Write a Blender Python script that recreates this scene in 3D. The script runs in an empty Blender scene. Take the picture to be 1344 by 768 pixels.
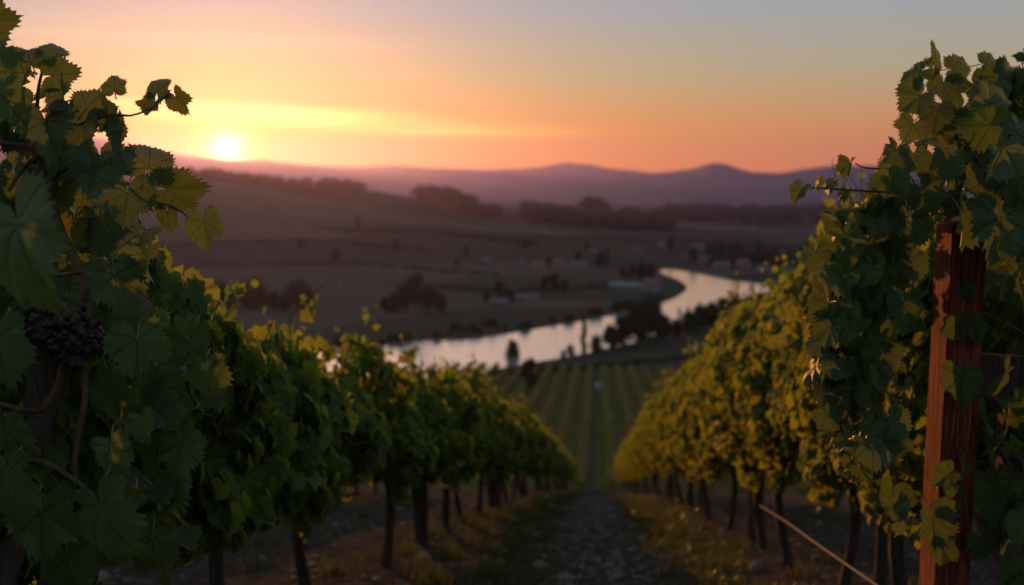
import bpy, bmesh, math, random
import numpy as np
from mathutils import Vector, Matrix
rnd = random.Random(7)
rs = np.random.RandomState(11)
SC = bpy.context.scene
COL = SC.collection
R = math.radians

# ------------------------------------------------------------------ camera
PITCH = 5.33; YAW = 4.94          # degrees: looking down the slope, turned a little left of the rows (+Y)
F = 1306.7                        # focal length in pixels of the 1344 wide photograph
cam_d = bpy.data.cameras.new('camera'); cam = bpy.data.objects.new('camera', cam_d); COL.objects.link(cam)
cam_d.lens = 35; cam_d.sensor_width = 36; cam_d.clip_start = 0.05; cam_d.clip_end = 30000
cam.rotation_euler = (R(90-PITCH), 0, R(YAW))
cam_d.dof.use_dof = True; cam_d.dof.focus_distance = 2.55; cam_d.dof.aperture_fstop = 2.1
cam_d.dof.aperture_blades = 0
SC.camera = cam
CM = cam.rotation_euler.to_matrix()
CR = np.array(CM)

def P(px, py, d):
    """world point d metres along the optical axis from the lens, on the ray of photograph pixel px,py"""
    v = np.array([(px-672)/F*d, -(py-384)/F*d, -d])
    return CR @ v
def elev(py):                      # tangent below the horizon of a photograph row at the picture's middle
    return math.tan(R(PITCH)+math.atan((py-384)/F))

# ------------------------------------------------------------------ sky, sun, exposure
SUN_AZ = R(-20.8); SUN_EL = R(2.75)
SUN = Vector((math.sin(SUN_AZ)*math.cos(SUN_EL), math.cos(SUN_AZ)*math.cos(SUN_EL), math.sin(SUN_EL)))
w = bpy.data.worlds.new("World"); SC.world = w; w.use_nodes = True
nt = w.node_tree; nt.nodes.clear()
def N(t, **k):
    n = nt.nodes.new(t)
    for a, b in k.items(): setattr(n, a, b)
    return n
def L(a, b): nt.links.new(a, b)
def math_(op, a, b=None, c=None, clamp=False):
    n = N('ShaderNodeMath', operation=op); n.use_clamp = clamp
    for i, v in enumerate((a, b, c)):
        if v is None: continue
        if isinstance(v, (int, float)): n.inputs[i].default_value = v
        else: L(v, n.inputs[i])
    return n.outputs[0]
def mixc(f, a, b, mode='MIX'):
    n = N('ShaderNodeMix', data_type='RGBA', blend_type=mode)
    for i, v in ((0, f), (6, a), (7, b)):
        if isinstance(v, (int, float)): n.inputs[i].default_value = v
        elif isinstance(v, tuple): n.inputs[i].default_value = (*v, 1)
        else: L(v, n.inputs[i])
    return n.outputs[2]
def ramp(f, stops, interp='EASE'):
    n = N('ShaderNodeValToRGB'); L(f, n.inputs[0]); e = n.color_ramp; e.interpolation = interp
    while len(e.elements) < len(stops): e.elements.new(0.5)
    for el, (p, c) in zip(e.elements, stops):
        el.position = p; el.color = (*c, 1) if isinstance(c, tuple) else (c, c, c, 1)
    return n.outputs[0]
sky = N('ShaderNodeTexSky', sky_type='NISHITA', sun_disc=False)
sky.sun_elevation = SUN_EL; sky.sun_rotation = SUN_AZ % (2*math.pi)
sky.air_density = 1.6; sky.dust_density = 3.0; sky.ozone_density = 1.5; sky.altitude = 100
tc = N('ShaderNodeTexCoord')
sep = N('ShaderNodeSeparateXYZ'); L(tc.outputs['Generated'], sep.inputs[0])
vd = N('ShaderNodeVectorMath', operation='DOT_PRODUCT'); L(tc.outputs['Generated'], vd.inputs[0]); vd.inputs[1].default_value = SUN
dot = vd.outputs['Value']
el = sep.outputs['Z']
t = math_('MULTIPLY', el, 2.5, clamp=True)                     # 0..0.4 in sin(elevation)
# evening air: warm band on the horizon, blue grey above (linear colours)
warm = ramp(t, [(0.0, (1.02, 0.23, 0.0)), (0.09, (1.02, 0.29, 0.01)), (0.17, (0.86, 0.35, 0.02)),
                (0.30, (0.52, 0.44, 0.22)), (0.47, (0.34, 0.42, 0.45)), (0.70, (0.24, 0.34, 0.42)), (1.0, (0.20, 0.30, 0.42))], 'LINEAR')
cool = ramp(t, [(0.0, (0.42, 0.42, 0.42)), (0.3, (0.44, 0.49, 0.50)), (1.0, (0.34, 0.42, 0.47))], 'LINEAR')
side = math_('MULTIPLY_ADD', dot, 0.62, 0.42, clamp=True)
side = math_('POWER', side, 1.3)
grad = mixc(side, cool, warm)
base = mixc(0.12, grad, mixc(1.0, sky.outputs[0], (0.14, 0.14, 0.14), 'MULTIPLY'))
# aureole round the sun
ang = math_('ARCCOSINE', math_('MINIMUM', dot, 1.0))
def glow(width, col, power=1.0):
    e = math_('EXPONENT', math_('MULTIPLY', math_('POWER', math_('DIVIDE', ang, width), power), -1.0))
    return mixc(1.0, col, e, 'MULTIPLY') if False else (e, col)
acc = base
flat = math_('EXPONENT', math_('MULTIPLY', math_('POWER', math_('DIVIDE', math_('SUBTRACT', el, math.sin(SUN_EL)), 0.085), 2.0), -1.0))
for wd, col, pw, fl in ((0.20, (0.05, 0.04, 0.0), 1.3, False), (0.22, (0.26, 0.07, 0.0), 1.4, True),
                        (0.045, (1.1, 0.36, 0.0), 1.1, False), (0.0105, (15.0, 9.0, 2.6), 1.35, False)):
    e, c = glow(wd, col, pw)
    if fl: e = math_('MULTIPLY', e, flat)
    vm = N('ShaderNodeVectorMath', operation='SCALE'); vm.inputs[0].default_value = c; L(e, vm.inputs['Scale'])
    ad = N('ShaderNodeVectorMath', operation='ADD'); L(acc, ad.inputs[0]); L(vm.outputs[0], ad.inputs[1]); acc = ad.outputs[0]
# thin stratus streaks lit from below, stretched along the horizon
azn = math_('ARCTAN2', sep.outputs['X'], sep.outputs['Y'])
cmb = N('ShaderNodeCombineXYZ'); L(math_('MULTIPLY', azn, 3.2), cmb.inputs[0]); L(math_('MULTIPLY', el, 46.0), cmb.inputs[1])
nz = N('ShaderNodeTexNoise'); nz.inputs['Scale'].default_value = 1.0; nz.inputs['Detail'].default_value = 4; L(cmb.outputs[0], nz.inputs['Vector'])
def band(e0, wd, a0, aw, gain, colr):
    b = math_('EXPONENT', math_('MULTIPLY', math_('POWER', math_('DIVIDE', math_('SUBTRACT', math_('ADD', el, math_('MULTIPLY', azn, 0.012)), e0), wd), 2.0), -1.0))
    a = math_('EXPONENT', math_('MULTIPLY', math_('POWER', math_('DIVIDE', math_('SUBTRACT', azn, a0), aw), 2.0), -1.0))
    s = math_('MULTIPLY', math_('MULTIPLY', b, a), math_('MULTIPLY_ADD', nz.outputs[0], 2.4, -0.5, clamp=True))
    vm = N('ShaderNodeVectorMath', operation='SCALE'); vm.inputs[0].default_value = colr; L(math_('MULTIPLY', s, gain), vm.inputs['Scale'])
    return vm.outputs[0]
for args in ((0.075, 0.0065, -0.31, 0.11, 1.5, (1.3, 0.85, 0.18)), (0.084, 0.004, -0.38, 0.10, 1.0, (1.2, 0.85, 0.25)),
             (0.145, 0.010, -0.45, 0.20, 0.16, (1.0, 0.7, 0.5)), (0.066, 0.005, -0.16, 0.10, 1.0, (1.2, 0.7, 0.2))):
    ad = N('ShaderNodeVectorMath', operation='ADD'); L(acc, ad.inputs[0]); L(band(*args), ad.inputs[1]); acc = ad.outputs[0]
bg = N('ShaderNodeBackground'); L(acc, bg.inputs['Color']); bg.inputs['Strength'].default_value = 0.78
wo = N('ShaderNodeOutputWorld'); L(bg.outputs[0], wo.inputs['Surface'])

sl = bpy.data.lights.new('sun', 'SUN'); so = bpy.data.objects.new('sun', sl); COL.objects.link(so)
sl.energy = 5.0; sl.angle = R(0.6); sl.color = (1.0, 0.37, 0.06)
so.rotation_euler = (-SUN).to_track_quat('-Z', 'Y').to_euler(); so.location = (0, 0, 50)
SC.view_settings.view_transform = 'Standard'; SC.view_settings.look = 'None'
SC.view_settings.exposure = 0.4; SC.view_settings.gamma = 1.0; SC.view_settings.use_curve_mapping = False
cy = SC.cycles
SC.render.engine = 'CYCLES'
cy.use_denoising = True; cy.denoiser = 'OPENIMAGEDENOISE'
cy.max_bounces = 6; cy.transmission_bounces = 4; cy.diffuse_bounces = 3; cy.volume_bounces = 0; cy.transparent_max_bounces = 8
cy.caustics_reflective = False; cy.caustics_refractive = False

# ------------------------------------------------------------------ helpers
def tag(o, label=None, cat=None, group=None, kind=None):
    if label: o['label'] = label
    if cat: o['category'] = cat
    if group: o['group'] = group
    if kind: o['kind'] = kind
    return o
def empty(name, loc=(0, 0, 0)):
    o = bpy.data.objects.new(name, None); COL.objects.link(o); o.location = loc; o.empty_display_size = 0.2
    return o
def copy_tree(o, parent=None):
    c = o.copy(); COL.objects.link(c)
    if parent: c.parent = parent
    for ch in list(o.children): copy_tree(ch, c)
    return c
class MB:
    """collects vertices and faces; build() links them as one mesh object"""
    def __init__(s): s.v = []; s.f = []; s.m = []; s.uv = []; s.t = []; s.n = 0
    def add(s, v, f, mat=0, uv=None, tint=0.5):
        v = np.asarray(v, float); k = len(v)
        s.v.append(v); s.uv.append(np.zeros((k, 2)) if uv is None else np.asarray(uv, float))
        s.t.append(np.full(k, tint) if np.isscalar(tint) else np.asarray(tint, float))
        for a in f: s.f.append(tuple(int(i)+s.n for i in a)); s.m.append(mat)
        s.n += k
    def addmany(s, V, faces, uv, tint, mat=0):
        """V (n,k,3): n copies of one template"""
        n, k = V.shape[:2]
        s.v.append(V.reshape(-1, 3)); s.uv.append(np.tile(uv, (n, 1))); s.t.append(np.repeat(tint, k))
        for fa in faces:      # (array of faces with equal arity)
            A = (np.arange(n)[:, None, None]*k + fa[None] + s.n).reshape(-1, fa.shape[1])
            s.f.append(A); s.m.append((mat, len(A)))
        s.n += n*k
    def build(s, name, mats, parent=None, smooth=True, loc=None):
        V = np.concatenate(s.v).astype(np.float32); UV = np.concatenate(s.uv).astype(np.float32); T = np.concatenate(s.t).astype(np.float32)
        sizes = []; idx = []; mi = []
        for f, m in zip(s.f, s.m):
            if isinstance(f, tuple): sizes.append(np.array([len(f)])); idx.append(np.array(f)); mi.append(np.array([m]))
            else: sizes.append(np.full(len(f), f.shape[1])); idx.append(f.ravel()); mi.append(np.full(len(f), m[0]))
        sizes = np.concatenate(sizes).astype(np.int32); idx = np.concatenate(idx).astype(np.int32); mi = np.concatenate(mi).astype(np.int32)
        me = bpy.data.meshes.new(name)
        me.vertices.add(len(V)); me.vertices.foreach_set('co', V.ravel())
        me.loops.add(len(idx)); me.loops.foreach_set('vertex_index', idx)
        me.polygons.add(len(sizes)); me.polygons.foreach_set('loop_start', np.concatenate([[0], np.cumsum(sizes)[:-1]]).astype(np.int32))
        me.polygons.foreach_set('loop_total', sizes); me.polygons.foreach_set('material_index', mi)
        me.polygons.foreach_set('use_smooth', np.full(len(sizes), smooth))
        me.update(calc_edges=True)
        ul = me.uv_layers.new(name='UVMap'); ul.data.foreach_set('uv', UV[idx].ravel())
        at = me.attributes.new('tint', 'FLOAT', 'POINT'); at.data.foreach_set('value', T)
        for m in (mats if isinstance(mats, (list, tuple)) else [mats]): me.materials.append(m)
        me.validate()
        o = bpy.data.objects.new(name, me); COL.objects.link(o)
        if parent: o.parent = parent
        if loc is not None: o.location = loc
        return o
def nrm(a): a = np.asarray(a, float); return a/(np.linalg.norm(a, axis=-1, keepdims=True)+1e-9)
def fbm(x, y, scale, seed, octv=4):
    r = np.random.RandomState(seed); out = np.zeros(np.broadcast(x, y).shape); amp = 1; fr = 1/scale; tot = 0
    for o in range(octv):
        s = 0
        for k in range(4):
            a = r.uniform(0, 2*math.pi); ph = r.uniform(0, 6.28, 2)
            u = x*math.cos(a)+y*math.sin(a); v = -x*math.sin(a)+y*math.cos(a)
            s = s+np.sin(u*fr*6.28*r.uniform(.7, 1.3)+ph[0]+1.3*np.sin(v*fr*4.1+ph[1]))
        out += amp*s/4; tot += amp; amp *= .5; fr *= 2.03
    return out/tot
def smooth(a, b, x): t = np.clip((x-a)/(b-a), 0, 1); return t*t*(3-2*t)
def tube(mb, pts, rad, seg=8, mat=0, knob=0.0, seed=0, tint=0.5, sub=4, cap=True):
    """a smooth tapering tube through pts"""
    pts = np.asarray(pts, float); rad = np.asarray(rad, float) if not np.isscalar(rad) else np.full(len(pts), rad)
    n = len(pts); m = (n-1)*sub+1
    u = np.linspace(0, n-1, m); i = np.clip(u.astype(int), 0, n-2); f = (u-i)[:, None]
    g = lambda k: pts[np.clip(k, 0, n-1)]
    p0, p1, p2, p3 = g(i-1), g(i), g(i+1), g(i+2)
    C = 0.5*((2*p1)+(-p0+p2)*f+(2*p0-5*p1+4*p2-p3)*f**2+(-p0+3*p1-3*p2+p3)*f**3)
    rr = np.interp(u, np.arange(n), rad)
    T = nrm(np.gradient(C, axis=0)); a = np.array([0.31, 0.83, 0.12]) if abs(T[0][2]) > .7 else np.array([0, 0, 1.])
    A = nrm(np.cross(T, a)); B = np.cross(T, A)
    th = np.linspace(0, 2*math.pi, seg, endpoint=False)
    r = np.random.RandomState(seed)
    K = 1+knob*(r.rand(m, seg)-.5)*2 + knob*0.8*np.sin(th[None]*3+u[:, None]*2.1+seed)
    V = C[:, None]+(np.cos(th)[None, :, None]*A[:, None]+np.sin(th)[None, :, None]*B[:, None])*(rr[:, None]*K)[..., None]
    V = V.reshape(-1, 3); fs = []
    for j in range(m-1):
        for k in range(seg):
            k2 = (k+1) % seg; fs.append((j*seg+k, j*seg+k2, (j+1)*seg+k2, (j+1)*seg+k))
    if cap:
        fs.append(tuple(range(seg))[::-1]); fs.append(tuple((m-1)*seg+k for k in range(seg)))
    uv = np.stack([np.tile(th/6.28, m), np.repeat(u, seg)], 1)
    mb.add(V, fs, mat, uv, tint)
def box(mb, c, s, mat=0, rot=None, tint=.5):
    c = np.asarray(c, float); h = np.asarray(s, float)/2
    v = np.array([[x, y, z] for x in (-1, 1) for y in (-1, 1) for z in (-1, 1)])*h
    if rot is not None: v = v @ np.array(rot).T
    mb.add(v+c, [(0, 1, 3, 2), (4, 6, 7, 5), (0, 4, 5, 1), (2, 3, 7, 6), (0, 2, 6, 4), (1, 5, 7, 3)], mat, tint=tint)

# ------------------------------------------------------------------ materials
def new_mat(name):
    global nt
    m = bpy.data.materials.new(name); m.use_nodes = True; nt = m.node_tree; nt.nodes.clear()
    return m
def out(sh, vol=None, disp=None):
    o = N('ShaderNodeOutputMaterial'); L(sh, o.inputs['Surface'])
    return o
def noise(scale, detail=4, rough=.55, vec=None, dist=0):
    n = N('ShaderNodeTexNoise'); n.inputs['Scale'].default_value = scale; n.inputs['Detail'].default_value = detail
    n.inputs['Roughness'].default_value = rough; n.inputs['Distortion'].default_value = dist
    if vec is not None: L(vec, n.inputs['Vector'])
    return n.outputs[0]
def bump(h, strength=.5, dist=.01):
    b = N('ShaderNodeBump'); b.inputs['Strength'].default_value = strength; b.inputs['Distance'].default_value = dist
    L(h, b.inputs['Height']); return b.outputs[0]
def princ(col, rough=.6, spec=.5, nrmal=None):
    p = N('ShaderNodeBsdfPrincipled')
    if isinstance(col, tuple): p.inputs['Base Color'].default_value = (*col, 1)
    else: L(col, p.inputs['Base Color'])
    if isinstance(rough, (int, float)): p.inputs['Roughness'].default_value = rough
    else: L(rough, p.inputs['Roughness'])
    p.inputs['Specular IOR Level'].default_value = spec
    if nrmal is not None: L(nrmal, p.inputs['Normal'])
    return p
def objco(): return N('ShaderNodeTexCoord').outputs['Object']

def leaf_mat(name, c1, c2, tr, veins=True, trf=.42, rough=.36, spec=.6):
    m = new_mat(name)
    at = N('ShaderNodeAttribute', attribute_name='tint').outputs['Fac']
    base = ramp(at, [(0, c1), (1, c2)], 'LINEAR')
    trc = ramp(at, [(0, tuple(x*.75 for x in tr)), (.8, tr), (1, (tr[0]*1.3, tr[1]*1.02, tr[2]*1.0))], 'LINEAR')
    geo = N('ShaderNodeNewGeometry')
    base = mixc(math_('MULTIPLY', geo.outputs['Backfacing'], .35), base, (0.10, 0.13, 0.07))
    nb = None
    if veins:
        uv = N('ShaderNodeSeparateXYZ'); L(N('ShaderNodeTexCoord').outputs['UV'], uv.inputs[0])
        a, p = uv.outputs[0], uv.outputs[1]
        main = math_('SUBTRACT', 1.0, math_('DIVIDE', p, math_('MULTIPLY_ADD', a, -0.022, 0.030)), clamp=True)
        s = math_('FRACT', math_('MULTIPLY', math_('SUBTRACT', a, math_('MULTIPLY', p, .95)), 9.0))
        s = math_('ABSOLUTE', math_('SUBTRACT', s, .5))
        sec = math_('SUBTRACT', 1.0, math_('DIVIDE', s, .11), clamp=True)
        sec = math_('MULTIPLY', math_('MULTIPLY', sec, .6), math_('MULTIPLY', math_('SUBTRACT', a, .12), 8.0, clamp=True))
        # the fine net between the veins
        vo = N('ShaderNodeTexVoronoi', feature='DISTANCE_TO_EDGE'); vo.inputs['Scale'].default_value = 34
        L(N('ShaderNodeTexCoord').outputs['UV'], vo.inputs['Vector'])
        fine = math_('SUBTRACT', 1.0, math_('MULTIPLY', vo.outputs[0], 7.0), clamp=True)
        v = math_('MAXIMUM', main, sec)
        v = math_('MAXIMUM', v, math_('MULTIPLY', fine, .22))
        base = mixc(math_('MULTIPLY', v, .7), base, (0.17, 0.21, 0.10))
        trc = mixc(math_('MULTIPLY', v, .5), trc, tuple(x*.35 for x in tr))
        nb = bump(math_('MULTIPLY', v, -1.0), .8, .010)
    blot = math_('MULTIPLY', math_('SUBTRACT', noise(16, 5, .7, objco()), .60), 9.0, clamp=True)     # sun scorch and age spots
    base = mixc(math_('MULTIPLY', blot, .7), base, (0.15, 0.095, 0.03))
    trc = mixc(math_('MULTIPLY', blot, .7), trc, (0.16, 0.07, 0.015))
    sp = noise(60, 3, vec=objco())
    base = mixc(math_('MULTIPLY', sp, .30), base, tuple(x*.5 for x in c1))
    pr = princ(base, rough, spec, nb)
    tb = N('ShaderNodeBsdfTranslucent'); L(trc, tb.inputs['Color'])
    if nb is not None: L(nb, tb.inputs['Normal'])
    mx = N('ShaderNodeMixShader'); mx.inputs[0].default_value = trf
    L(pr.outputs[0], mx.inputs[1]); L(tb.outputs[0], mx.inputs[2]); out(mx.outputs[0])
    return m
M = {}
M['leaf'] = leaf_mat('vine_leaf', (0.042, 0.100, 0.026), (0.100, 0.160, 0.034), (0.19, 0.26, 0.03), trf=.37)
M['leaf_row'] = leaf_mat('vine_leaf_row', (0.028, 0.075, 0.014), (0.085, 0.125, 0.016), (0.36, 0.42, 0.03), veins=False, trf=.45, rough=.6, spec=.25)
M['leaf_low'] = leaf_mat('vine_leaf_sun_gold', (0.075, 0.075, 0.014), (0.17, 0.135, 0.018), (0.30, 0.26, 0.03), veins=False, trf=.4)  # low sun's gold painted into the leaf colour of the shaded lower rows
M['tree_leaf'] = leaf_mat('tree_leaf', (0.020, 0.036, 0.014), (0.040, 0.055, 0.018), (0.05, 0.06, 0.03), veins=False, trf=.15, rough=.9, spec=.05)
def bark(name, c1, c2, sc=14, stretch=6):
    m = new_mat(name); co = objco()
    mp = N('ShaderNodeMapping'); L(co, mp.inputs[0]); mp.inputs['Scale'].default_value = (sc*stretch/3, sc*stretch/3, sc/2)
    n = noise(1.0, 6, .65, mp.outputs[0], 1.5)
    col = ramp(n, [(.3, c1), (.7, c2)], 'LINEAR')
    out(princ(col, .85, .25, bump(n, .9, .012)).outputs[0]); return m
M['bark'] = bark('vine_bark', (0.020, 0.014, 0.011), (0.085, 0.060, 0.045))
M['cane'] = bark('cane_bark', (0.055, 0.030, 0.018), (0.13, 0.075, 0.045), 30, 4)
M['petiole'] = (lambda: (lambda m: (out(princ((0.13, 0.085, 0.035), .5).outputs[0]), m)[1])(new_mat('petiole')))()
def wood_mat(name, c1, c2):
    m = new_mat(name); co = objco()
    mp = N('ShaderNodeMapping'); L(co, mp.inputs[0]); mp.inputs['Scale'].default_value = (34, 34, 1.3)
    n = noise(1.6, 7, .7, mp.outputs[0], 1.2)
    mp2 = N('ShaderNodeMapping'); L(co, mp2.inputs[0]); mp2.inputs['Scale'].default_value = (90, 90, 2.0)
    n2 = noise(1.5, 3, .6, mp2.outputs[0], .4)
    crack = math_('SUBTRACT', 1.0, math_('MULTIPLY', math_('ABSOLUTE', math_('SUBTRACT', n2, .5)), 16), clamp=True)
    col = mixc(math_('MULTIPLY', crack, .75), ramp(n, [(.28, c1), (.72, c2)], 'LINEAR'), tuple(x*.18 for x in c1))
    big = noise(3.0, 3, .5, co)
    col = mixc(math_('MULTIPLY', big, .35), col, tuple(x*.5 for x in c1))
    h = math_('SUBTRACT', n, math_('MULTIPLY', crack, .8))
    out(princ(col, .85, .12, bump(h, .8, .006)).outputs[0]); return m
M['post'] = wood_mat('weathered_wood', (0.070, 0.026, 0.020), (0.52, 0.110, 0.060))
M['board'] = wood_mat('dark_wood', (0.05, 0.035, 0.028), (0.11, 0.08, 0.06))
def plain(name, col, rough=.7, spec=.4, nsc=8, amt=.35):
    m = new_mat(name); n = noise(nsc, 5, .6, objco())
    c = mixc(math_('MULTIPLY', n, amt*2), col, tuple(x*.45 for x in col))
    out(princ(c, rough, spec, bump(n, .3, .01)).outputs[0]); return m
M['grape'] = plain('grape_skin', (0.034, 0.018, 0.015), .65, .3, 60, .45)
M['rope'] = plain('rope_fibre', (0.20, 0.125, 0.095), .9)
M['wire'] = plain('galvanised_wire', (0.25, 0.24, 0.23), .5)
M['iron'] = plain('rusty_iron', (0.10, 0.06, 0.045), .7)
M['stone'] = plain('field_stone', (0.17, 0.125, 0.10), .9, .3, 12)
M['wall_a'] = plain('cream_render', (0.26, 0.22, 0.19), .9, .2, 1.2)
M['wall_b'] = plain('rose_render', (0.34, 0.20, 0.17), .9, .2, 1.2)
M['wall_c'] = plain('grey_stone_wall', (0.15, 0.14, 0.135), .9, .2, 1.2)
M['roof_a'] = plain('clay_tile', (0.20, 0.10, 0.07), .85, .2, 2.5)
M['roof_b'] = plain('slate_tile', (0.10, 0.10, 0.11), .7, .3, 2.5)
M['roof_c'] = plain('green_sheet_roof', (0.12, 0.22, 0.21), .5, .4, 1.0)
M['glass'] = plain('window_glass', (0.03, 0.035, 0.04), .15, .6, 1)
M['tank'] = plain('pale_plastic', (0.30, 0.38, 0.46), .5, .4, 2)
M['grass_near'] = leaf_mat('grass_blade', (0.038, 0.055, 0.018), (0.085, 0.085, 0.028), (0.13, 0.14, 0.03), veins=False, trf=.3)

def terrain_mat():
    m = new_mat('ground_soil_and_fields'); geo = N('ShaderNodeNewGeometry'); pos = geo.outputs['Position']
    s = N('ShaderNodeSeparateXYZ'); L(pos, s.inputs[0]); X, Y = s.outputs[0], s.outputs[1]
    # near: dirt track with grass on both sides, bare earth below the vines
    n1 = noise(2.2, 6, .6, pos); n2 = noise(11, 5, .65, pos); n3 = noise(.35, 4, .5, pos)
    dirt = ramp(n2, [(.3, (0.026, 0.018, 0.015)), (.55, (0.058, 0.042, 0.034)), (.75, (0.15, 0.11, 0.09))], 'LINEAR')
    grass = ramp(n2, [(.3, (0.035, 0.048, 0.016)), (.7, (0.085, 0.090, 0.030))], 'LINEAR')
    fx = math_('ABSOLUTE', math_('SUBTRACT', math_('FRACT', math_('DIVIDE', math_('ADD', X, 1.6), 3.2)), .5))   # 0 mid alley, .5 under vines
    g = math_('ABSOLUTE', math_('SUBTRACT', fx, .22))
    gm = math_('MULTIPLY', math_('SUBTRACT', 1.0, math_('DIVIDE', g, .13), clamp=True), math_('MULTIPLY_ADD', n1, 5.0, -2.5, clamp=True))
    near = mixc(gm, dirt, grass)
    # lower vineyard: green gold sward between the rows, a darker wheel track
    low = ramp(n1, [(.3, (0.058, 0.058, 0.022)), (.7, (0.115, 0.098, 0.030))], 'LINEAR')
    trk = math_('SUBTRACT', 1.0, math_('DIVIDE', math_('ABSOLUTE', math_('ADD', X, .55)), .75), clamp=True)
    low = mixc(trk, low, (0.060, 0.052, 0.045))
    grs = math_('SUBTRACT', 1.0, math_('DIVIDE', math_('ABSOLUTE', math_('SUBTRACT', X, .8)), .8), clamp=True)
    low = mixc(grs, low, (0.050, 0.090, 0.022))
    f1 = math_('DIVIDE', math_('SUBTRACT', Y, 45.0), 25.0, clamp=True)
    c = mixc(f1, near, low)
    # valley fields
    mp = N('ShaderNodeMapping'); L(pos, mp.inputs[0]); mp.inputs['Rotation'].default_value = (0, 0, R(24)); mp.inputs['Scale'].default_value = (.0035, .0095, 0)
    vo = N('ShaderNodeTexVoronoi'); vo.inputs['Scale'].default_value = 1.0; L(mp.outputs[0], vo.inputs['Vector'])
    vs = N('ShaderNodeSeparateXYZ'); L(vo.outputs['Color'], vs.inputs[0])
    fld = ramp(vs.outputs[0], [(0, (0.052, 0.052, 0.034)), (.22, (0.105, 0.082, 0.060)), (.45, (0.036, 0.045, 0.028)), (.68, (0.110, 0.085, 0.066)), (.85, (0.062, 0.044, 0.042))], 'CONSTANT')
    n5 = noise(.012, 5, .6, pos)
    fld = mixc(math_('MULTIPLY_ADD', n5, 1.6, -.55, clamp=True), fld, (0.055, 0.058, 0.032))
    n6 = noise(.06, 4, .6, pos)
    fld = mixc(math_('MULTIPLY', n6, .5), fld, (0.040, 0.036, 0.026))
    f2 = math_('DIVIDE', math_('SUBTRACT', math_('ADD', Y, math_('MULTIPLY', noise(.03, 3, .5, pos), 20)), 242.0), 12.0, clamp=True)
    c = mixc(f2, c, fld)
    hb = math_('ADD', math_('MULTIPLY', n2, .6), n1)
    out(princ(c, 1.0, .0, bump(hb, .5, .02)).outputs[0]); return m
M['ground'] = terrain_mat()
def water_mat():
    m = new_mat('river_water'); geo = N('ShaderNodeNewGeometry')
    mp = N('ShaderNodeMapping'); L(geo.outputs['Position'], mp.inputs[0]); mp.inputs['Scale'].default_value = (.35, .9, 1)
    n = noise(1.0, 4, .6, mp.outputs[0]); n2 = noise(.06, 2, .5, mp.outputs[0])
    h = math_('ADD', n, math_('MULTIPLY', n2, .6))
    p = princ((0.90, 0.86, 0.80), .14, .5, bump(h, .25, .2)); p.inputs['Metallic'].default_value = .85
    
    out(p.outputs[0]); return m
M['water'] = water_mat()
def mount_mat():
    m = new_mat('mountain_rock_and_scrub'); geo = N('ShaderNodeNewGeometry')
    n = noise(.004, 6, .6, geo.outputs['Position'])
    out(princ(ramp(n, [(.3, (0.05, 0.055, 0.05)), (.7, (0.11, 0.10, 0.09))], 'LINEAR'), .95, .1).outputs[0]); return m
M['mount'] = mount_mat()

# ------------------------------------------------------------------ terrain
PY = np.array([-60, -30, 0, 5, 10, 15, 20, 27, 35, 43, 50, 55, 60, 70, 80, 90, 100, 110, 120, 150, 200, 230, 260, 285, 310, 340, 5000.])
PZ = np.array([12, 6.5, -1.0, -2.25, -3.52, -4.84, -6.20, -8.17, -10.46, -12.78, -14.84, -16.35, -17.95, -21.4, -24.7, -27.2, -29.25, -30.5, -31.4, -34.1, -38.0, -40.1, -42.0, -43.3, -44.3, -44.6, -44.6])
def pchip(x, xp, yp):
    h = np.diff(xp); d = np.diff(yp)/h; m = np.zeros(len(xp))
    for i in range(1, len(xp)-1):
        if d[i-1]*d[i] > 0:
            w1 = 2*h[i]+h[i-1]; w2 = h[i]+2*h[i-1]; m[i] = (w1+w2)/(w1/d[i-1]+w2/d[i])
    m[0], m[-1] = d[0], d[-1]
    x = np.clip(x, xp[0], xp[-1]); i = np.clip(np.searchsorted(xp, x)-1, 0, len(xp)-2)
    t = (x-xp[i])/h[i]
    return ((1+2*t)*(1-t)**2)*yp[i]+t*(1-t)**2*h[i]*m[i]+t*t*(3-2*t)*yp[i+1]+t*t*(t-1)*h[i]*m[i+1]
WATER = -45.0
TAB = {  # azimuth by photograph column: (distance, photograph row) of the ground seen there
 -700: [(300, 480), (420, 440), (560, 390), (700, 340), (900, 250), (1200, 170), (2000, 190), (9000, 262)],
 -250: [(300, 480), (420, 440), (560, 390), (700, 345), (900, 290), (1150, 215), (2000, 225), (9000, 262)],
 60:  [(300, 478), (420, 440), (500, 405), (600, 372), (720, 338), (860, 300), (1100, 228), (1800, 255), (9000, 262)],
 260: [(310, 470), (400, 436), (480, 404), (580, 368), (680, 336), (800, 308), (1100, 234), (1800, 262), (9000, 263)],
 450: [(318, 461), (400, 430), (480, 402), (560, 374), (640, 346), (720, 317), (800, 312), (950, 283), (1250, 244), (1900, 268), (9000, 263)],
 560: [(328, 454), (400, 424), (470, 398), (550, 370), (640, 344), (740, 322), (860, 303), (1020, 284), (1260, 262), (1900, 271), (9000, 263)],
 660: [(340, 443), (400, 418), (460, 392), (540, 364), (640, 343), (760, 322), (900, 303), (1120, 289), (1300, 276), (2000, 274), (9000, 263)],
 800: [(402, 408), (470, 389), (560, 366), (660, 347), (800, 327), (1000, 308), (1300, 289), (1700, 279), (2400, 274), (9000, 263)],
 1000: [(540, 372), (620, 358), (740, 341), (900, 322), (1200, 303), (1500, 291), (1900, 281), (2600, 275), (9000, 263)],
 1250: [(540, 372), (620, 358), (740, 340), (900, 320), (1200, 300), (1500, 286), (1900, 276), (2600, 270), (9000, 263)],
 1900: [(540, 372), (620, 358), (740, 340), (900, 315), (1200, 285), (1500, 265), (1900, 255), (2600, 250), (9000, 263)],
}
TPX = sorted(TAB); TAZ = np.array([math.atan((p-672)/F)-R(YAW) for p in TPX])
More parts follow.
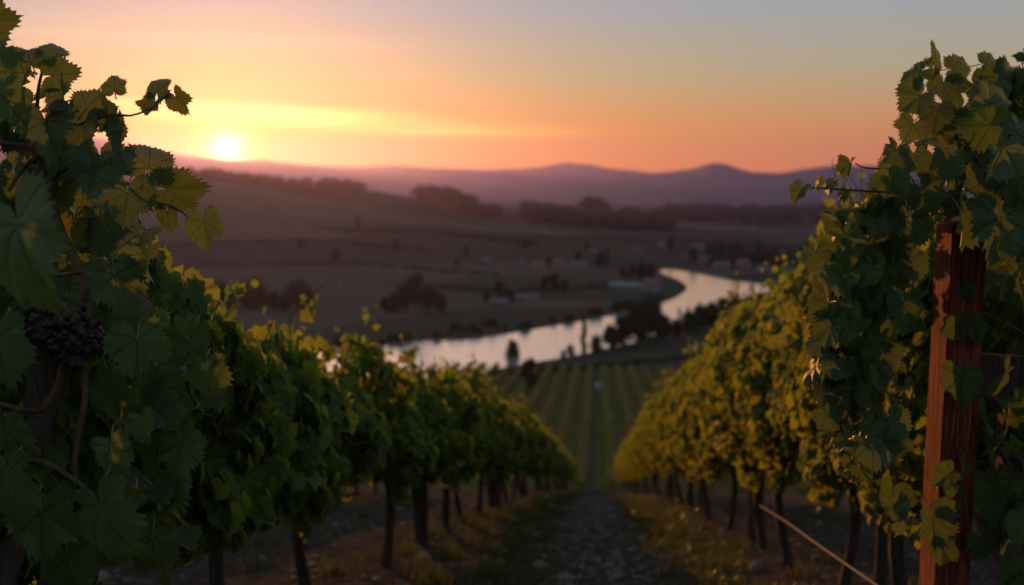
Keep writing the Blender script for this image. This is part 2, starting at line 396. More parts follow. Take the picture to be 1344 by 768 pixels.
def far_z(X, Y):
    D = np.hypot(X, Y); az = np.arctan2(X, Y); lD = np.log(np.clip(D, 250, 8999))
    cols = []
    for p in TPX:
        t = np.array(TAB[p]); z = np.array([-elev(r)*d for d, r in t]); ld = np.log(t[:, 0])
        ld = np.concatenate([[math.log(200)], ld]); z = np.concatenate([[z[0]], z])
        cols.append(pchip(lD, ld, z))
    cols = np.array(cols)
    a = np.clip(az, TAZ[0], TAZ[-1]); i = np.clip(np.searchsorted(TAZ, a)-1, 0, len(TAZ)-2)
    t = (a-TAZ[i])/(TAZ[i+1]-TAZ[i]); t = t*t*(3-2*t)*.6+t*.4
    if cols.ndim == 2:
        k = np.arange(cols.shape[1]); return cols[i, k]*(1-t)+cols[i+1, k]*t
    return None
def wpt(px, py, z):
    v = P(px, py, 1.0); k = z/v[2]; return v[0]*k, v[1]*k
near_bank = [(-300, 560), (60, 540), (300, 522), (470, 511), (560, 499), (620, 491), (690, 478), (760, 466), (830, 450), (880, 434), (925, 413), (965, 397), (1010, 389), (1070, 384), (1200, 382), (1500, 386)]
far_bank = [(1500, 372), (1200, 373), (1070, 376), (1005, 373), (955, 367), (905, 357), (872, 353), (866, 358), (886, 366), (900, 376), (893, 386), (870, 397), (825, 409), (770, 420), (700, 432), (620, 445), (560, 447), (500, 453), (430, 458), (300, 468), (60, 474), (-300, 480)]
def spl(poly, n=8):
    p = np.array([wpt(x, y, WATER) for x, y in poly]); o = []
    for i in range(len(p)-1):
        a, b, c, d = p[max(i-1, 0)], p[i], p[i+1], p[min(i+2, len(p)-1)]
        for t in np.linspace(0, 1, n, endpoint=False):
            o.append(.5*((2*b)+(c-a)*t+(2*a-5*b+4*c-d)*t*t+(3*b-a-3*c+d)*t**3))
    o.append(p[-1]); return np.array(o)
RIV = np.concatenate([spl(near_bank), spl(far_bank)])
def riv_sd(x, y):
    """signed distance to the river outline, negative in the water"""
    a = RIV; b = np.roll(RIV, -1, 0); out_ = np.full(x.shape, 1e9); ins = np.zeros(x.shape, bool)
    for (ax, ay), (bx, by) in zip(a, b):
        dx, dy = bx-ax, by-ay; L2 = dx*dx+dy*dy+1e-9
        t = np.clip(((x-ax)*dx+(y-ay)*dy)/L2, 0, 1)
        out_ = np.minimum(out_, np.hypot(x-ax-t*dx, y-ay-t*dy))
        cr = ((ay > y) != (by > y)); xi = ax+(y-ay)*dx/(dy if abs(dy) > 1e-9 else 1e-9)
        ins ^= cr & (x < xi)
    return np.where(ins, -out_, out_)
def ground(X, Y, fine=True):
    X = np.atleast_1d(np.asarray(X, float)); Y = np.atleast_1d(np.asarray(Y, float)); D = np.hypot(X, Y)
    zn = pchip(Y, PY, PZ) - 0.0006*np.abs(X)*np.clip(Y-20, 0, 100)*0
    zn = zn+smooth(60, 200, D)*1.2*fbm(X, Y, 90, 5, 3)*smooth(18, 50, np.abs(X))
    zn = zn+smooth(12, 90, -X)*smooth(5, 70, -X)*0
    zf = far_z(X, Y)+smooth(420, 800, D)*5*fbm(X, Y, 330, 9, 4)*(D < 4000)
    infr = smooth(300, 345, D)*(Y > 0)
    z = zn*(1-infr)+zf*infr
    m = (D > 180) & (D < 1500) & (Y > 50)
    if m.any():
        sd = np.full(X.shape, 1e3); sd[m] = riv_sd(X[m], Y[m])
        shore = WATER+.25+np.clip(sd, 0, 60)*.035
        z = np.where(sd < 0, np.maximum(WATER+.2+sd*.35, WATER-2.5), np.where(sd < 28, shore+(np.maximum(z, WATER+.5)-shore)*smooth(2, 28, sd), np.maximum(z, WATER+.6)))
    if fine:
        nr = 1-smooth(18, 45, D)
        z = z+nr*(.030*fbm(X, Y, .9, 3, 4)+.010*fbm(X, Y, .16, 4, 3))
        fx = np.abs(((X+1.6)/3.2) % 1-.5)
        z = z+nr*.05*smooth(.3, .5, fx)-nr*.025*np.exp(-((fx-.17)/.06)**2)
    return z
def gz(x, y): return float(ground([x], [y])[0])
az = np.concatenate([np.linspace(-180, -45, 40, endpoint=False), np.linspace(-45, 40, 620, endpoint=False), np.linspace(40, 180, 40)])
rad = np.concatenate([np.exp(np.linspace(math.log(.4), math.log(60), 330, endpoint=False)), np.exp(np.linspace(math.log(60), math.log(230), 70, endpoint=False)),
                      np.exp(np.linspace(math.log(230), math.log(1300), 260, endpoint=False)), np.exp(np.linspace(math.log(1300), math.log(6900), 40))])
A, D_ = np.meshgrid(np.radians(az), rad, indexing='ij'); GX = (D_*np.sin(A)).ravel(); GY = (D_*np.cos(A)).ravel()
GZ = ground(GX, GY)
mb = MB(); na, nr_ = len(az), len(rad)
I, J = np.meshgrid(np.arange(na-1), np.arange(nr_-1), indexing='ij'); I = I.ravel(); J = J.ravel()
fq = np.stack([I*nr_+J, I*nr_+J+1, (I+1)*nr_+J+1, (I+1)*nr_+J], 1)[:, ::-1]
mb.addmany(np.stack([GX, GY, GZ], 1)[None], [fq], np.zeros((len(GX), 2)), np.array([.5]))
cen = [i*nr_ for i in range(na-1)]
mb.v.append(np.array([[0, 0, float(ground([0], [0])[0])]])); mb.uv.append(np.zeros((1, 2))); mb.t.append(np.array([.5])); ci = mb.n; mb.n += 1
for i in range(na-1): mb.f.append((ci, (i+1)*nr_, i*nr_)); mb.m.append(0)
tag(mb.build('ground', M['ground']), kind='structure')
mb = MB(); mb.add([(-900, 180, WATER), (1100, 180, WATER), (1100, 900, WATER), (-900, 900, WATER)], [(0, 1, 2, 3)])
tag(mb.build('river', M['water']), kind='structure')

# mountains: two ranges
def mountains(name, prof, D0, D1, D2, seed, rough):
    ppx = np.array([p for p, _ in prof]); azs = np.radians(np.linspace(-48, 42, 420)); 
    pp = 672+F*np.tan(azs+R(YAW)); py = np.interp(pp, ppx, [q for _, q in prof]); hz = -np.array([elev(q) for q in py])*D1
    ds = np.concatenate([np.linspace(D0, D1, 14), np.linspace(D1, D2, 8)[1:]]); V = []
    hz = hz+rough*.22*fbm(azs*D1, azs*0, 260, seed+5, 4)
    for i, a in enumerate(azs):
        for d in ds:
            u = (d-D0)/(D1-D0) if d <= D1 else 1-(d-D1)/(D2-D1)*.6
            x, y = d*math.sin(a), d*math.cos(a)
            V.append((x, y, -60+(hz[i]+60)*(u**1.25)))
    V = np.array(V); k = 1-np.abs(np.tile(np.minimum(1, (ds-D0)/(D1-D0)), len(azs))-.5)*1.2
    V[:, 2] += rough*fbm(V[:, 0], V[:, 1], 900, seed, 5)*k+rough*.12*fbm(V[:, 0], V[:, 1], 240, seed+1, 3)
    m = len(ds); I, J = np.meshgrid(np.arange(len(azs)-1), np.arange(m-1), indexing='ij'); I = I.ravel(); J = J.ravel()
    mb = MB(); mb.addmany(V[None], [np.stack([I*m+J, (I+1)*m+J, (I+1)*m+J+1, I*m+J+1], 1)], np.zeros((len(V), 2)), np.array([.5]))
    tag(mb.build(name, M['mount']), kind='structure')
mountains('mountains', [(-700, 165), (-200, 175), (100, 183), (160, 189), (210, 200), (250, 207), (300, 212), (350, 212), (400, 216), (470, 219), (520, 218), (570, 221), (640, 222), (690, 221), (715, 218), (740, 213), (770, 216), (800, 222), (860, 228), (1000, 236), (1500, 240)], 5200, 7600, 8600, 21, 26)
mountains('hills', [(-700, 255), (500, 258), (640, 252), (740, 243), (800, 233), (860, 228), (900, 223), (930, 215), (945, 215), (985, 227), (1020, 228), (1050, 223), (1100, 219), (1180, 221), (1300, 230), (1600, 226)], 3200, 5200, 6500, 31, 16)

# ------------------------------------------------------------------ vine leaf templates
def leaf_template(nteeth, per, rings, seed, curl=.2, fold=.16, wave=.06):
    r = np.random.RandomState(seed); n = nteeth*per+1
    half = math.pi-.20
    th = np.linspace(-half, half, n)
    for v_ in (0, .92, -.92, 1.95, -1.95): th[np.argmin(np.abs(th-v_))] = v_
    def lobe(c, ln, k): return ln*(1-k*np.abs(th-c)**1.6)
    j = lambda: r.uniform(-.05, .05)
    rr = np.maximum.reduce([lobe(j(), 1.0, .50), lobe(.92+j(), .90+j(), .46), lobe(-.92+j(), .90+j(), .46), lobe(1.95+j(), .78+j(), .40), lobe(-1.95+j(), .78+j(), .40)])
    rr = rr*(1+.06*np.sin(th*2+r.uniform(0, 6))+.05*np.sin(th*5+r.uniform(0, 6)))
    rr = np.maximum(rr, .5)*np.where(np.abs(th) > 2.35, np.interp(np.abs(th), [2.35, half], [1, .60]), 1)
    if nteeth:
        ph = (np.arange(n) % per)/per
        if per >= 3: tooth = np.array([0, 1.0, .35, .1][:per])[np.arange(n) % per]
        else: tooth = (np.arange(n) % 2).astype(float)
        big = 1+.6*(np.arange(n)//per % 2)
        rr = rr*(1+.125*(tooth-.35)*big*r.uniform(.75, 1.25, n))
    veins = np.array([0, .92, -.92, 1.95, -1.95])
    V = []; UV = []
    fr = np.linspace(0, 1, rings+1)[1:]
    def zf(x, y, th_, q):
        dv = np.min(np.abs(th_[:, None]-veins[None]), 1)
        return (-curl*(np.clip(y, 0, 2)**2)-curl*.5*x*x+fold*np.abs(x)*(.6)+.17*q*np.minimum(dv/.40, 1)**.7*q**.5
                + .16*np.sin(seed*2.3)*x*y+.12*np.sin(seed*1.7)*np.clip(x, 0, 2)**2 + wave*q*q*np.sin(3*th_+seed)+wave*.6*q*q*np.sin(8*th_+seed*2.))
    V.append(np.array([[0, 0, 0]])); UV.append([[0, 0]])
    for f in fr:
        q = rr*f; x = q*np.sin(th); y = q*np.cos(th)
        z = zf(x, y, th, q)
        V.append(np.stack([x, y, z], 1))
        dth = th[:, None]-veins[None]; k = np.argmin(np.abs(dth), 1); dd = dth[np.arange(n), k]
        UV.append(np.stack([q*np.cos(dd), q*np.abs(np.sin(dd))], 1))
    V = np.concatenate(V); UV = np.concatenate(UV)
    V[:, 1] -= 0.0
    tri = np.array([[0, 1+i+1, 1+i] for i in range(n-1)]); qd = []
    for k in range(rings-1):
        a = 1+k*n; b = a+n
        for i in range(n-1): qd.append([a+i, a+i+1, b+i+1, b+i])
    fs = [tri]+([np.array(qd)] if qd else [])
    return V, fs, UV
HI = [leaf_template(nt_, 3, 6, s, *a) for s, nt_, a in ((1, 33, (.30, .20, .07)), (2, 37, (.55, .30, .09)), (3, 31, (.15, .42, .10)), (4, 35, (.70, .15, .08)), (5, 33, (.35, .60, .07)), (6, 39, (-.25, .50, .12)), (7, 31, (.45, .05, .14)), (8, 35, (.20, .80, .08)))]
MID = [leaf_template(15, 2, 2, s, *a) for s, a in ((1, (.22, .2, .06)), (2, (.4, .3, .08)), (3, (.15, .35, .1)))]
LOW = [leaf_template(8, 1, 1, s, .3, .3, .1) for s in (1, 2)]
def put_leaves(mb, pos, tip, nor, size, tint, temps, mat=0, seed=0, petiole=None, sqz=None):
    """pos (n,3) petiole joint, tip and nor directions, size = length of the blade's middle vein"""
    pos, tip, nor = np.asarray(pos, float), nrm(tip), np.asarray(nor, float)
    nor = nrm(nor-tip*np.sum(nor*tip, 1, keepdims=True)); sx = np.cross(tip, nor)
    size = np.asarray(size, float); r = np.random.RandomState(seed); which = r.randint(0, len(temps), len(pos))
    for k, (V, fs, UV) in enumerate(temps):
        m = which == k
        if not m.any(): continue
        s = size[m][:, None, None]; sq = r.uniform(.82, 1.08, (m.sum(), 1, 1))
        W = pos[m][:, None]+s*(V[None, :, 0:1]*sq*sx[m][:, None]+V[None, :, 1:2]*tip[m][:, None]+V[None, :, 2:3]*nor[m][:, None])
        mb.addmany(W, fs, UV, np.asarray(tint)[m], mat)
    if petiole is not None:
        for i in range(len(pos)):
            l = size[i]*r.uniform(.6, .95); e = pos[i]-tip[i]*l*.75-nor[i]*l*.45*petiole+np.array([0, 0, .1*l])
            tube(mb, [pos[i]+nor[i]*.001, (pos[i]+e)/2+nor[i]*.1*l, e], [.0012, .0014, .0018], 5, 1, sub=3, cap=False)
def canopy_dirs(n, out_dir, r, up=.35, spread=.8):
    nor = nrm(out_dir*1.0+np.array([0, 0, up])+r.normal(0, spread, (n, 3))*.8)
    tip = nrm(np.array([0, 0, -1.0])+out_dir*.45+r.normal(0, .45, (n, 3)))
    return tip, nor

# ------------------------------------------------------------------ vines of the rows
def make_vine(h_top, h_bot, width, nleaf, seed, length=1.75, temps=MID, lsize=(.05, .105)):
    r = np.random.RandomState(seed)
    root = empty('grapevine')
    tr = MB(); lean = r.uniform(-.12, .12, 2); hc = h_bot+.12
    tube(tr, [(0, 0, -.12), (lean[0]*.4, lean[1]*.4, .12), (lean[0]+r.uniform(-.04, .04), lean[1], hc*.55), (r.uniform(-.04, .04), lean[1]*.5, hc)], [.050, .038, .032, .040], 9, knob=.16, seed=seed)
    for sgn in (-1, 1):
        tube(tr, [(0, lean[1]*.5, hc-.04), (r.uniform(-.05, .05), sgn*.25, hc+.08), (r.uniform(-.06, .06), sgn*.5, hc+.05+r.uniform(-.04, .04)), (0, sgn*.78, hc+.08)], [.036, .028, .022, .012], 7, knob=.18, seed=seed+sgn)
    tr.build('trunk', M['bark'], root)
    fb = MB(); cb = MB(); pos = []; outd = []; sz = []; tn = []
    ns = 15
    for k in range(ns):       # canes rise from the cordon and arch over; leaves sit along them
        y0 = -length/2+length*(k+.5)/ns+r.uniform(-.05, .05); sd = 1 if k % 2 else -1
        top = h_top+r.uniform(-.28, .20) if r.rand() < .8 else h_top+(r.uniform(.08, .24) if h_top < 2 else r.uniform(0, .10))
        p = np.array([[0, y0, hc], [sd*width*r.uniform(.15, .5), y0+r.uniform(-.1, .1), hc+(top-hc)*.4], [sd*width*r.uniform(.2, .75), y0+r.uniform(-.18, .18), hc+(top-hc)*.75], [sd*width*r.uniform(.0, .9), y0+r.uniform(-.22, .22), top]])
        tube(cb, p, [.008, .006, .004, .002], 5, sub=3, seed=k)
        u = np.sort(r.rand(15))*3; i = np.clip(u.astype(int), 0, 2); q = p[i]*(1-(u-i))[:, None]+p[i+1]*(u-i)[:, None]
        a = r.uniform(0, 6.28, 15); o = np.stack([np.cos(a), np.sin(a)*.7, r.uniform(-.2, .5, 15)], 1)
        pos.append(q+o*.06); outd.append(o); sz.append(np.interp(u, [0, 2, 3], [lsize[1], lsize[1]*.8, lsize[0]*.55])*r.uniform(.75, 1.1, 15)); tn.append(np.clip(.35+.2*u/3*2*r.rand(15)+r.uniform(-.25, .25, 15), 0, 1))
    m = nleaf; y = r.uniform(-length/2, length/2, m); zz = r.rand(m)**.85
    bot = h_bot+.10*np.sin(y*5+seed)+.08*np.sin(y*11+2*seed); tp = h_top-.18+.12*np.sin(y*4.1+seed*1.7)+.07*np.sin(y*9.3+seed)
    z = bot+(tp-bot)*zz; prof = np.sin(np.clip(zz*.86+.12, 0, 1)*math.pi)**.5*(1+.22*np.sin(y*6.5+z*5+seed)+.15*np.sin(y*13+z*9))
    sd = np.where(r.rand(m) < .5, -1, 1); x = sd*width*prof*(1-.55*r.rand(m)**1.8)
    o = np.stack([sd*np.ones(m), r.uniform(-.5, .5, m), r.uniform(-.1, .5, m)], 1)
    pos.append(np.stack([x, y, z], 1)); outd.append(nrm(o)); sz.append(r.uniform(lsize[0], lsize[1], m)); tn.append(r.rand(m)**1.3)
    h = nleaf//12   # strands hanging below the canopy
    for k in range(4):
        y0 = r.uniform(-length/2, length/2); x0 = r.choice([-1, 1])*width*r.uniform(.3, .8); ln = r.uniform(.08, .34); q = h//4
        t = r.rand(q); pos.append(np.stack([x0+r.normal(0, .04, q), y0+r.normal(0, .05, q), h_bot+.15-ln*t], 1))
        outd.append(nrm(r.normal(0, 1, (q, 3))+np.array([np.sign(x0), 0, 0]))); sz.append(r.uniform(lsize[0]*.6, lsize[1]*.75, q)); tn.append(r.rand(q))
    pos = np.concatenate(pos); outd = np.concatenate(outd); sz = np.concatenate(sz); tn = np.concatenate(tn)
    tip, nor = canopy_dirs(len(pos), outd, r)
    put_leaves(fb, pos, tip, nor, sz*.72, tn, temps, 0, seed)
    cb.build('canes', M['cane'], root)
    fb.build('foliage', M['leaf_row'], root)
    return root
ORDS = ['first', 'second', 'third', 'fourth', 'fifth', 'sixth', 'seventh', 'eighth', 'ninth', 'tenth', 'eleventh', 'twelfth', 'thirteenth', 'fourteenth', 'fifteenth', 'sixteenth', 'seventeenth', 'eighteenth', 'nineteenth', 'twentieth']
protoL = [make_vine(1.62, .86, .38, 1700, s) for s in (101, 102, 103, 104)]
protoR = [make_vine(2.28, .92, .42, 2400, s) for s in (201, 202, 203, 204)]
protoLn = [make_vine(1.50, .74, .36, 1500, s, temps=MID, lsize=(.06, .12)) for s in (111, 112)]
used = set()
def plant(protos, X, Y, k, label, group, flip):
    p = protos[k % len(protos)]
    if id(p) in used: o = copy_tree(p)
    else: o = p; used.add(id(p))
    o.location = (X, Y, gz(X, Y)-.02)
    o.rotation_euler = (0, 0, (math.pi if flip else 0)+rnd.uniform(-.06, .06)); s = rnd.uniform(.95, 1.07); o.scale = (s, 1, s*rnd.uniform(.97, 1.04))
    tag(o, label, 'grapevine', group); return o
ORD = ORDS+['twentieth']*0+['twenty-'+o for o in ORDS[:9]]+['thirtieth']+['thirty-'+o for o in ORDS[:9]]+['fortieth']+['forty-'+o for o in ORDS[:9]]
ysL = [2.6, 4.0, 5.45, 7.2, 8.6, 10.1, 11.7, 13.2, 14.6, 16.0, 17.4, 18.8, 20.2, 21.6, 23.0, 24.5, 26.0]+[27.4+1.45*i for i in range(21)]
ysR = [4.9, 5.75, 6.75, 8.0, 9.3, 10.7, 12.0, 13.4, 14.7, 16.1, 17.5, 18.9, 20.3, 21.7, 23.1, 24.5, 26.0]+[27.4+1.45*i for i in range(21)]
for k, y in enumerate(ysL):
    plant(protoLn if k < 2 else protoL, -1.6+rnd.uniform(-.05, .05), y, k, 'leafy grapevine left of the dirt track, %s trunk down the slope' % ORD[k], 'grapevines left of the dirt track', k % 2)
for k, y in enumerate(ysR):
    plant(protoR, 1.62+rnd.uniform(-.05, .05), y, k, 'tall sunlit grapevine right of the dirt track, %s trunk past the wooden post' % ORD[k], 'grapevines right of the dirt track', k % 2)
for X, nm, yy in ((-4.8, 'left', np.arange(4.6, 24, 1.5)), (4.82, 'right', np.arange(5.0, 22, 1.5))):
    for k, y in enumerate(yy):
        plant(protoL if X < 0 else protoR, X+rnd.uniform(-.05, .05), float(y), k+1, 'dim grapevine in the second row to the %s, glimpsed behind the nearer vines' % nm, 'grapevines of the next row out to the %s' % nm, k % 2)

# trellis posts and wires of the rows
def round_post(X, Y, h, label):
    mb = MB(); tube(mb, [(0, 0, -.2), (.01, 0, h*.5), (0, .01, h)], [.055, .05, .048], 12, knob=.03)
    o = mb.build('trellis_post', M['board'], loc=(X, Y, gz(X, Y))); tag(o, label, 'trellis post', 'round trellis posts standing in the vine rows')
round_post(-1.62, 8.95, 1.5, 'thick dark trellis post among the slim trunks left of the track')
round_post(-1.62, 15.3, 1.5, 'distant dark trellis post in the row left of the track')
round_post(1.62, 9.95, 2.1, 'dark trellis post among the trunks right of the track')
round_post(1.62, 17.0, 2.1, 'distant dark trellis post in the row right of the track')
for X, h, nm in ((-1.6, .80, 'left'), (1.6, .85, 'right')):
    mb = MB(); ys = np.arange(2.5, 26.5, 1.5)
    tube(mb, [(X+.02*math.sin(y), y, gz(X, y)+h-.02*(i % 2)) for i, y in enumerate(ys)], .003, 5, sub=2)
    tag(mb.build('trellis_wire', M['wire']), 'thin steel wire strung along the trunks of the row %s of the track' % nm, 'wire', 'trellis wires')

# ------------------------------------------------------------------ end post with brace, right foreground
pc = P(1245, 560, 3.42); pz0 = gz(pc[0], pc[1])
pt = P(1246, 286, 3.42); ptop = pt[2]
root = tag(empty('wooden_post', (pc[0], pc[1], pz0)), 'square weathered wooden end post, left side lit red, vine leaves around it', 'post')
W_, T_ = .116, .15; H = ptop-pz0
bm = bmesh.new(); bmesh.ops.create_cube(bm, size=1.0)
for v in bm.verts: v.co = Vector((v.co.x*W_, v.co.y*T_, (v.co.z+.5)*(H+.3)-.3))
bmesh.ops.subdivide_edges(bm, edges=[e for e in bm.edges if abs(e.verts[0].co.z-e.verts[1].co.z) > .5], cuts=14, use_grid_fill=True)
for v in bm.verts:
    v.co.x += .0012*math.sin(v.co.z*5.1); v.co.y += .001*math.sin(v.co.z*3.7+1)
    if v.co.z > H-.01: v.co.z += .02*(v.co.x/W_)+rnd.uniform(-.006, .006)
bmesh.ops.bevel(bm, geom=[e for e in bm.edges if len(e.link_faces) == 2 and e.calc_face_angle(0) > 1.0], offset=.006, segments=2, affect='EDGES')
me = bpy.data.meshes.new('shaft'); bm.to_mesh(me); bm.free(); me.materials.append(M['post'])
sh = bpy.data.objects.new('shaft', me); COL.objects.link(sh); sh.parent = root; sh.rotation_euler = (0, R(.5), R(2.5))
mb = MB(); box(mb, (.38, .13, H-.55), (.62, .045, .155), 0); bo = mb.build('brace_board', M['board'], root, smooth=False); bo.rotation_euler = (0, R(3), 0)
mb = MB(); box(mb, (.36, .10, H-.86), (.30, .05, .34), 0); mb.build('brace_block', M['board'], root, smooth=False)
mb = MB(); tube(mb, [(.34, .060, H-.80), (.34, .074, H-.80)], [.016, .017], 12); mb.build('bolt', M['iron'], root)

# cord running from the post down to a trunk of the row
mb = MB(); a = P(1213, 812, 3.35); b = P(1150, 768, 3.7); c = P(1075, 716, 4.9); d = P(1030, 684, 6.6); e = P(998, 664, 8.6)
tube(mb, [a, b, c, d, e], .0058, 7, sub=10)
tag(mb.build('cord', M['rope']), 'pinkish brown cord stretched low from the wooden post past the trunks', 'cord')

# ------------------------------------------------------------------ foreground vines
def hero(mb, lst, seed, temps=HI, pet=True):
    """px, py of blade centre, length in photograph pixels, depth, direction of the tip on the picture in degrees, pitch of the blade, turn"""
    r = np.random.RandomState(seed); right = CR[:, 0]; up = CR[:, 1]; back = CR[:, 2]
    pos = []; tips = []; nors = []; sz = []; tn = []
    for L_ in lst:
        px, py, ln, d, a = L_[:5]; pitch = L_[5] if len(L_) > 5 else r.uniform(-35, 25); yaw = L_[6] if len(L_) > 6 else r.uniform(-35, 35); tt = L_[7] if len(L_) > 7 else r.rand()
        jt = .3 if (px < 300 and py < 320) else 1.0; pitch = pitch*1.05+r.uniform(-9, 9)*jt; yaw = yaw*1.1+r.uniform(-12, 12)*jt
        if 1222 < px < 1300 and py > 365: d = 3.29
        elif px >= 1300 and py > 450: d = 3.3
        a = R(a); t = right*math.cos(a)+up*math.sin(a); s = np.cross(t, back)
        n = back*math.cos(R(yaw))+s*math.sin(R(yaw))
        t2 = t*math.cos(R(pitch))-n*math.sin(R(pitch)) ; n2 = n*math.cos(R(pitch))+t*math.sin(R(pitch))
        size = ln*d/F*(.60 if px < 600 else .54)
        pos.append(P(px, py, d)-t2*size*.28); tips.append(t2); nors.append(n2); sz.append(size); tn.append(tt)
    put_leaves(mb, np.array(pos), np.array(tips), np.array(nors), np.array(sz), np.array(tn), temps, 0, seed, 1.0 if pet else None)
def inside(poly, x, y):
    c = False; n = len(poly)
    for i in range(n):
        (x1, y1), (x2, y2) = poly[i], poly[(i+1) % n]
        if (y1 > y) != (y2 > y) and x < (x2-x1)*(y-y1)/(y2-y1)+x1: c = not c
    return c
def fill(mb, poly, n, d0, d1, seed, temps, size=(.05, .10), cool=0, pet=None, side=None):
    r = np.random.RandomState(seed); xs = [p[0] for p in poly]; ysb = [p[1] for p in poly]; pos = []
    while len(pos) < n:
        x = r.uniform(min(xs), max(xs)); y = r.uniform(min(ysb), max(ysb))
        if inside(poly, x, y): pos.append(P(x, y, r.uniform(d0, d1)))
    pos = np.array(pos); o = nrm(r.normal(0, .6, (n, 3))+np.array([side or 0, -.6, .15]))
    tip = nrm(np.array([0, 0, -1.0])+r.normal(0, .5, (n, 3))+o*.3)
    nor = nrm(o+np.array([0, 0, .35])+r.normal(0, .35, (n, 3)))
    sz = r.uniform(size[0], size[1], n)
    put_leaves(mb, pos+np.array([0, 0, .02]), tip, nor, sz, r.rand(n), temps, 0, seed, pet)
def canes(root, lst, mat='cane', knob=.06):
    for k, (pts, r0, r1) in enumerate(lst):
        mb = MB(); q = [P(*p) for p in pts]; tube(mb, q, np.linspace(r0, r1, len(q)), 9, knob=knob, seed=k, sub=6); mb.build('cane', M[mat], root)

# left
bx, by = -1.28, 1.75
rootL = tag(empty('grapevine', (bx, by, gz(bx, by))), 'close dark grapevine against the sunset at the left edge, with a gnarled woody head', 'grapevine')
def under(root, fn):
    """build in world space, then keep the place under root"""
    before = set(root.children); fn()
    for o in root.children:
        if o not in before: o.matrix_parent_inverse = Matrix.Translation(-Vector(root.location))
def sphere_mesh(k):
    bm = bmesh.new(); bmesh.ops.create_icosphere(bm, subdivisions=k, radius=1); c = np.array([v.co[:] for v in bm.verts]); f = [tuple(v.index for v in q.verts) for q in bm.faces]; bm.free(); return c, f
def left_vine():
    tr = MB(); hd = P(70, 452, 2.32)
    g0 = np.array([bx, by, gz(bx, by)])
    tube(tr, [g0-[0, 0, .15], g0+[.02, .02, .25], (g0+hd)/2+[-.03, .05, .05], hd+[-.02, .02, -.06], hd+[-.01, 0, .03]], [.042, .032, .028, .036, .03], 12, knob=.2, seed=4, sub=8)
    tr.build('trunk', M['bark'], rootL)
    # gnarled head of old wood
    bm = bmesh.new(); bmesh.ops.create_icosphere(bm, subdivisions=5, radius=1.0)
    hc = P(82, 440, 2.28)
    co = np.array([v.co[:] for v in bm.verts])
    q = co*2.2
    bumpv = 1+.16*fbm(q[:, 0]+q[:, 2], q[:, 1]-q[:, 2]*.7, 1.6, 5, 4)+.14*np.abs(fbm(q[:, 0]*1.5, q[:, 2]*1.5+q[:, 1], .9, 8, 3))
    right, up, back = CR[:, 0], CR[:, 1], CR[:, 2]
    co = co*bumpv[:, None]
    wv = hc+co[:, :1]*right*.085+co[:, 1:2]*back*.04+co[:, 2:]*up*(.045)+(-co[:, :1]*.012)*up
    for v, c in zip(bm.verts, wv): v.co = c
    me = bpy.data.meshes.new('vine_head'); bm.to_mesh(me); bm.free(); me.materials.append(M['bark'])
    for p in me.polygons: p.use_smooth = True
    o = bpy.data.objects.new('vine_head', me); COL.objects.link(o); o.parent = rootL
    rg = np.random.RandomState(77); gb = MB(); co, fs = sphere_mesh(2)
    for k in range(150):
        d3 = nrm(rg.normal(0, 1, 3)); q3 = d3*(.72+.28*rg.rand()); taper = 1-.45*max(0, -q3[1])
        c = P(96, 442, 2.2)+q3[0]*right*.066*taper+q3[1]*up*.075+q3[2]*back*.055*taper; rr_ = rg.uniform(.0045, .0105)
        gb.add(c+co*rr_*rg.uniform(.85, 1.1, 3), fs, tint=rg.rand())
    for k in range(60):
        d3 = nrm(rg.normal(0, 1, 3)); c = P(48, 430, 2.25)+d3[0]*right*.05+d3[1]*up*.045+d3[2]*back*.04; gb.add(c+co*rg.uniform(.007, .011), fs, tint=rg.rand())
    gb.build('grape_cluster', M['grape'], rootL)
    d = 2.3
    canes(rootL, [([(105, 408, 2.3), (112, 380, 2.3), (104, 350, 2.32), (80, 300, 2.35), (60, 240, 2.35), (50, 200, 2.35), (20, 190, 2.35), (-30, 186, 2.35)], .011, .006),
                  ([(52, 203, 2.33), (30, 222, 2.33), (12, 250, 2.3)], .006, .004),
                  ([(75, 362, 2.28), (105, 357, 2.28), (122, 352, 2.28), (160, 340, 2.3)], .005, .003),
                  ([(82, 465, 2.25), (78, 500, 2.22), (62, 530, 2.2), (38, 540, 2.2), (0, 530, 2.2)], .009, .006),
                  ([(108, 470, 2.24), (112, 520, 2.2), (103, 570, 2.2), (97, 615, 2.2), (101, 632, 2.2)], .008, .005),
                  ([(22, 602, 2.2), (55, 607, 2.2), (85, 622, 2.18), (112, 641, 2.15)], .007, .005),
                  ([(135, 450, 2.26), (160, 443, 2.26), (172, 436, 2.26)], .006, .003),
                  ([(170, 152, 2.3), (185, 148, 2.3), (205, 138, 2.3), (219, 125, 2.3)], .0025, .002),
                  ([(100, 165, 2.3), (140, 152, 2.3), (170, 152, 2.3)], .004, .0025),
                  ([(60, 240, 2.35), (100, 215, 2.33), (130, 225, 2.32), (165, 240, 2.3), (195, 262, 2.3), (228, 272, 2.3), (246, 284, 2.3)], .006, .002),
                  ([(45, 215, 2.35), (48, 160, 2.35), (50, 120, 2.35), (55, 95, 2.33)], .006, .003),
                  ([(148, 560, 2.15), (160, 552, 2.15), (172, 552, 2.15)], .003, .002),
                  ([(130, 590, 2.15), (142, 576, 2.15), (150, 560, 2.15)], .003, .002)])
    tb = MB()     # tendril
    tube(tb, [P(x, y, 2.18) for x, y in ((38, 466), (40, 492), (45, 508), (47, 525), (40, 535), (30, 538))], [.0018]*6, 6, sub=6)
    tb.build('tendril', M['cane'], rootL)
    fb = MB()
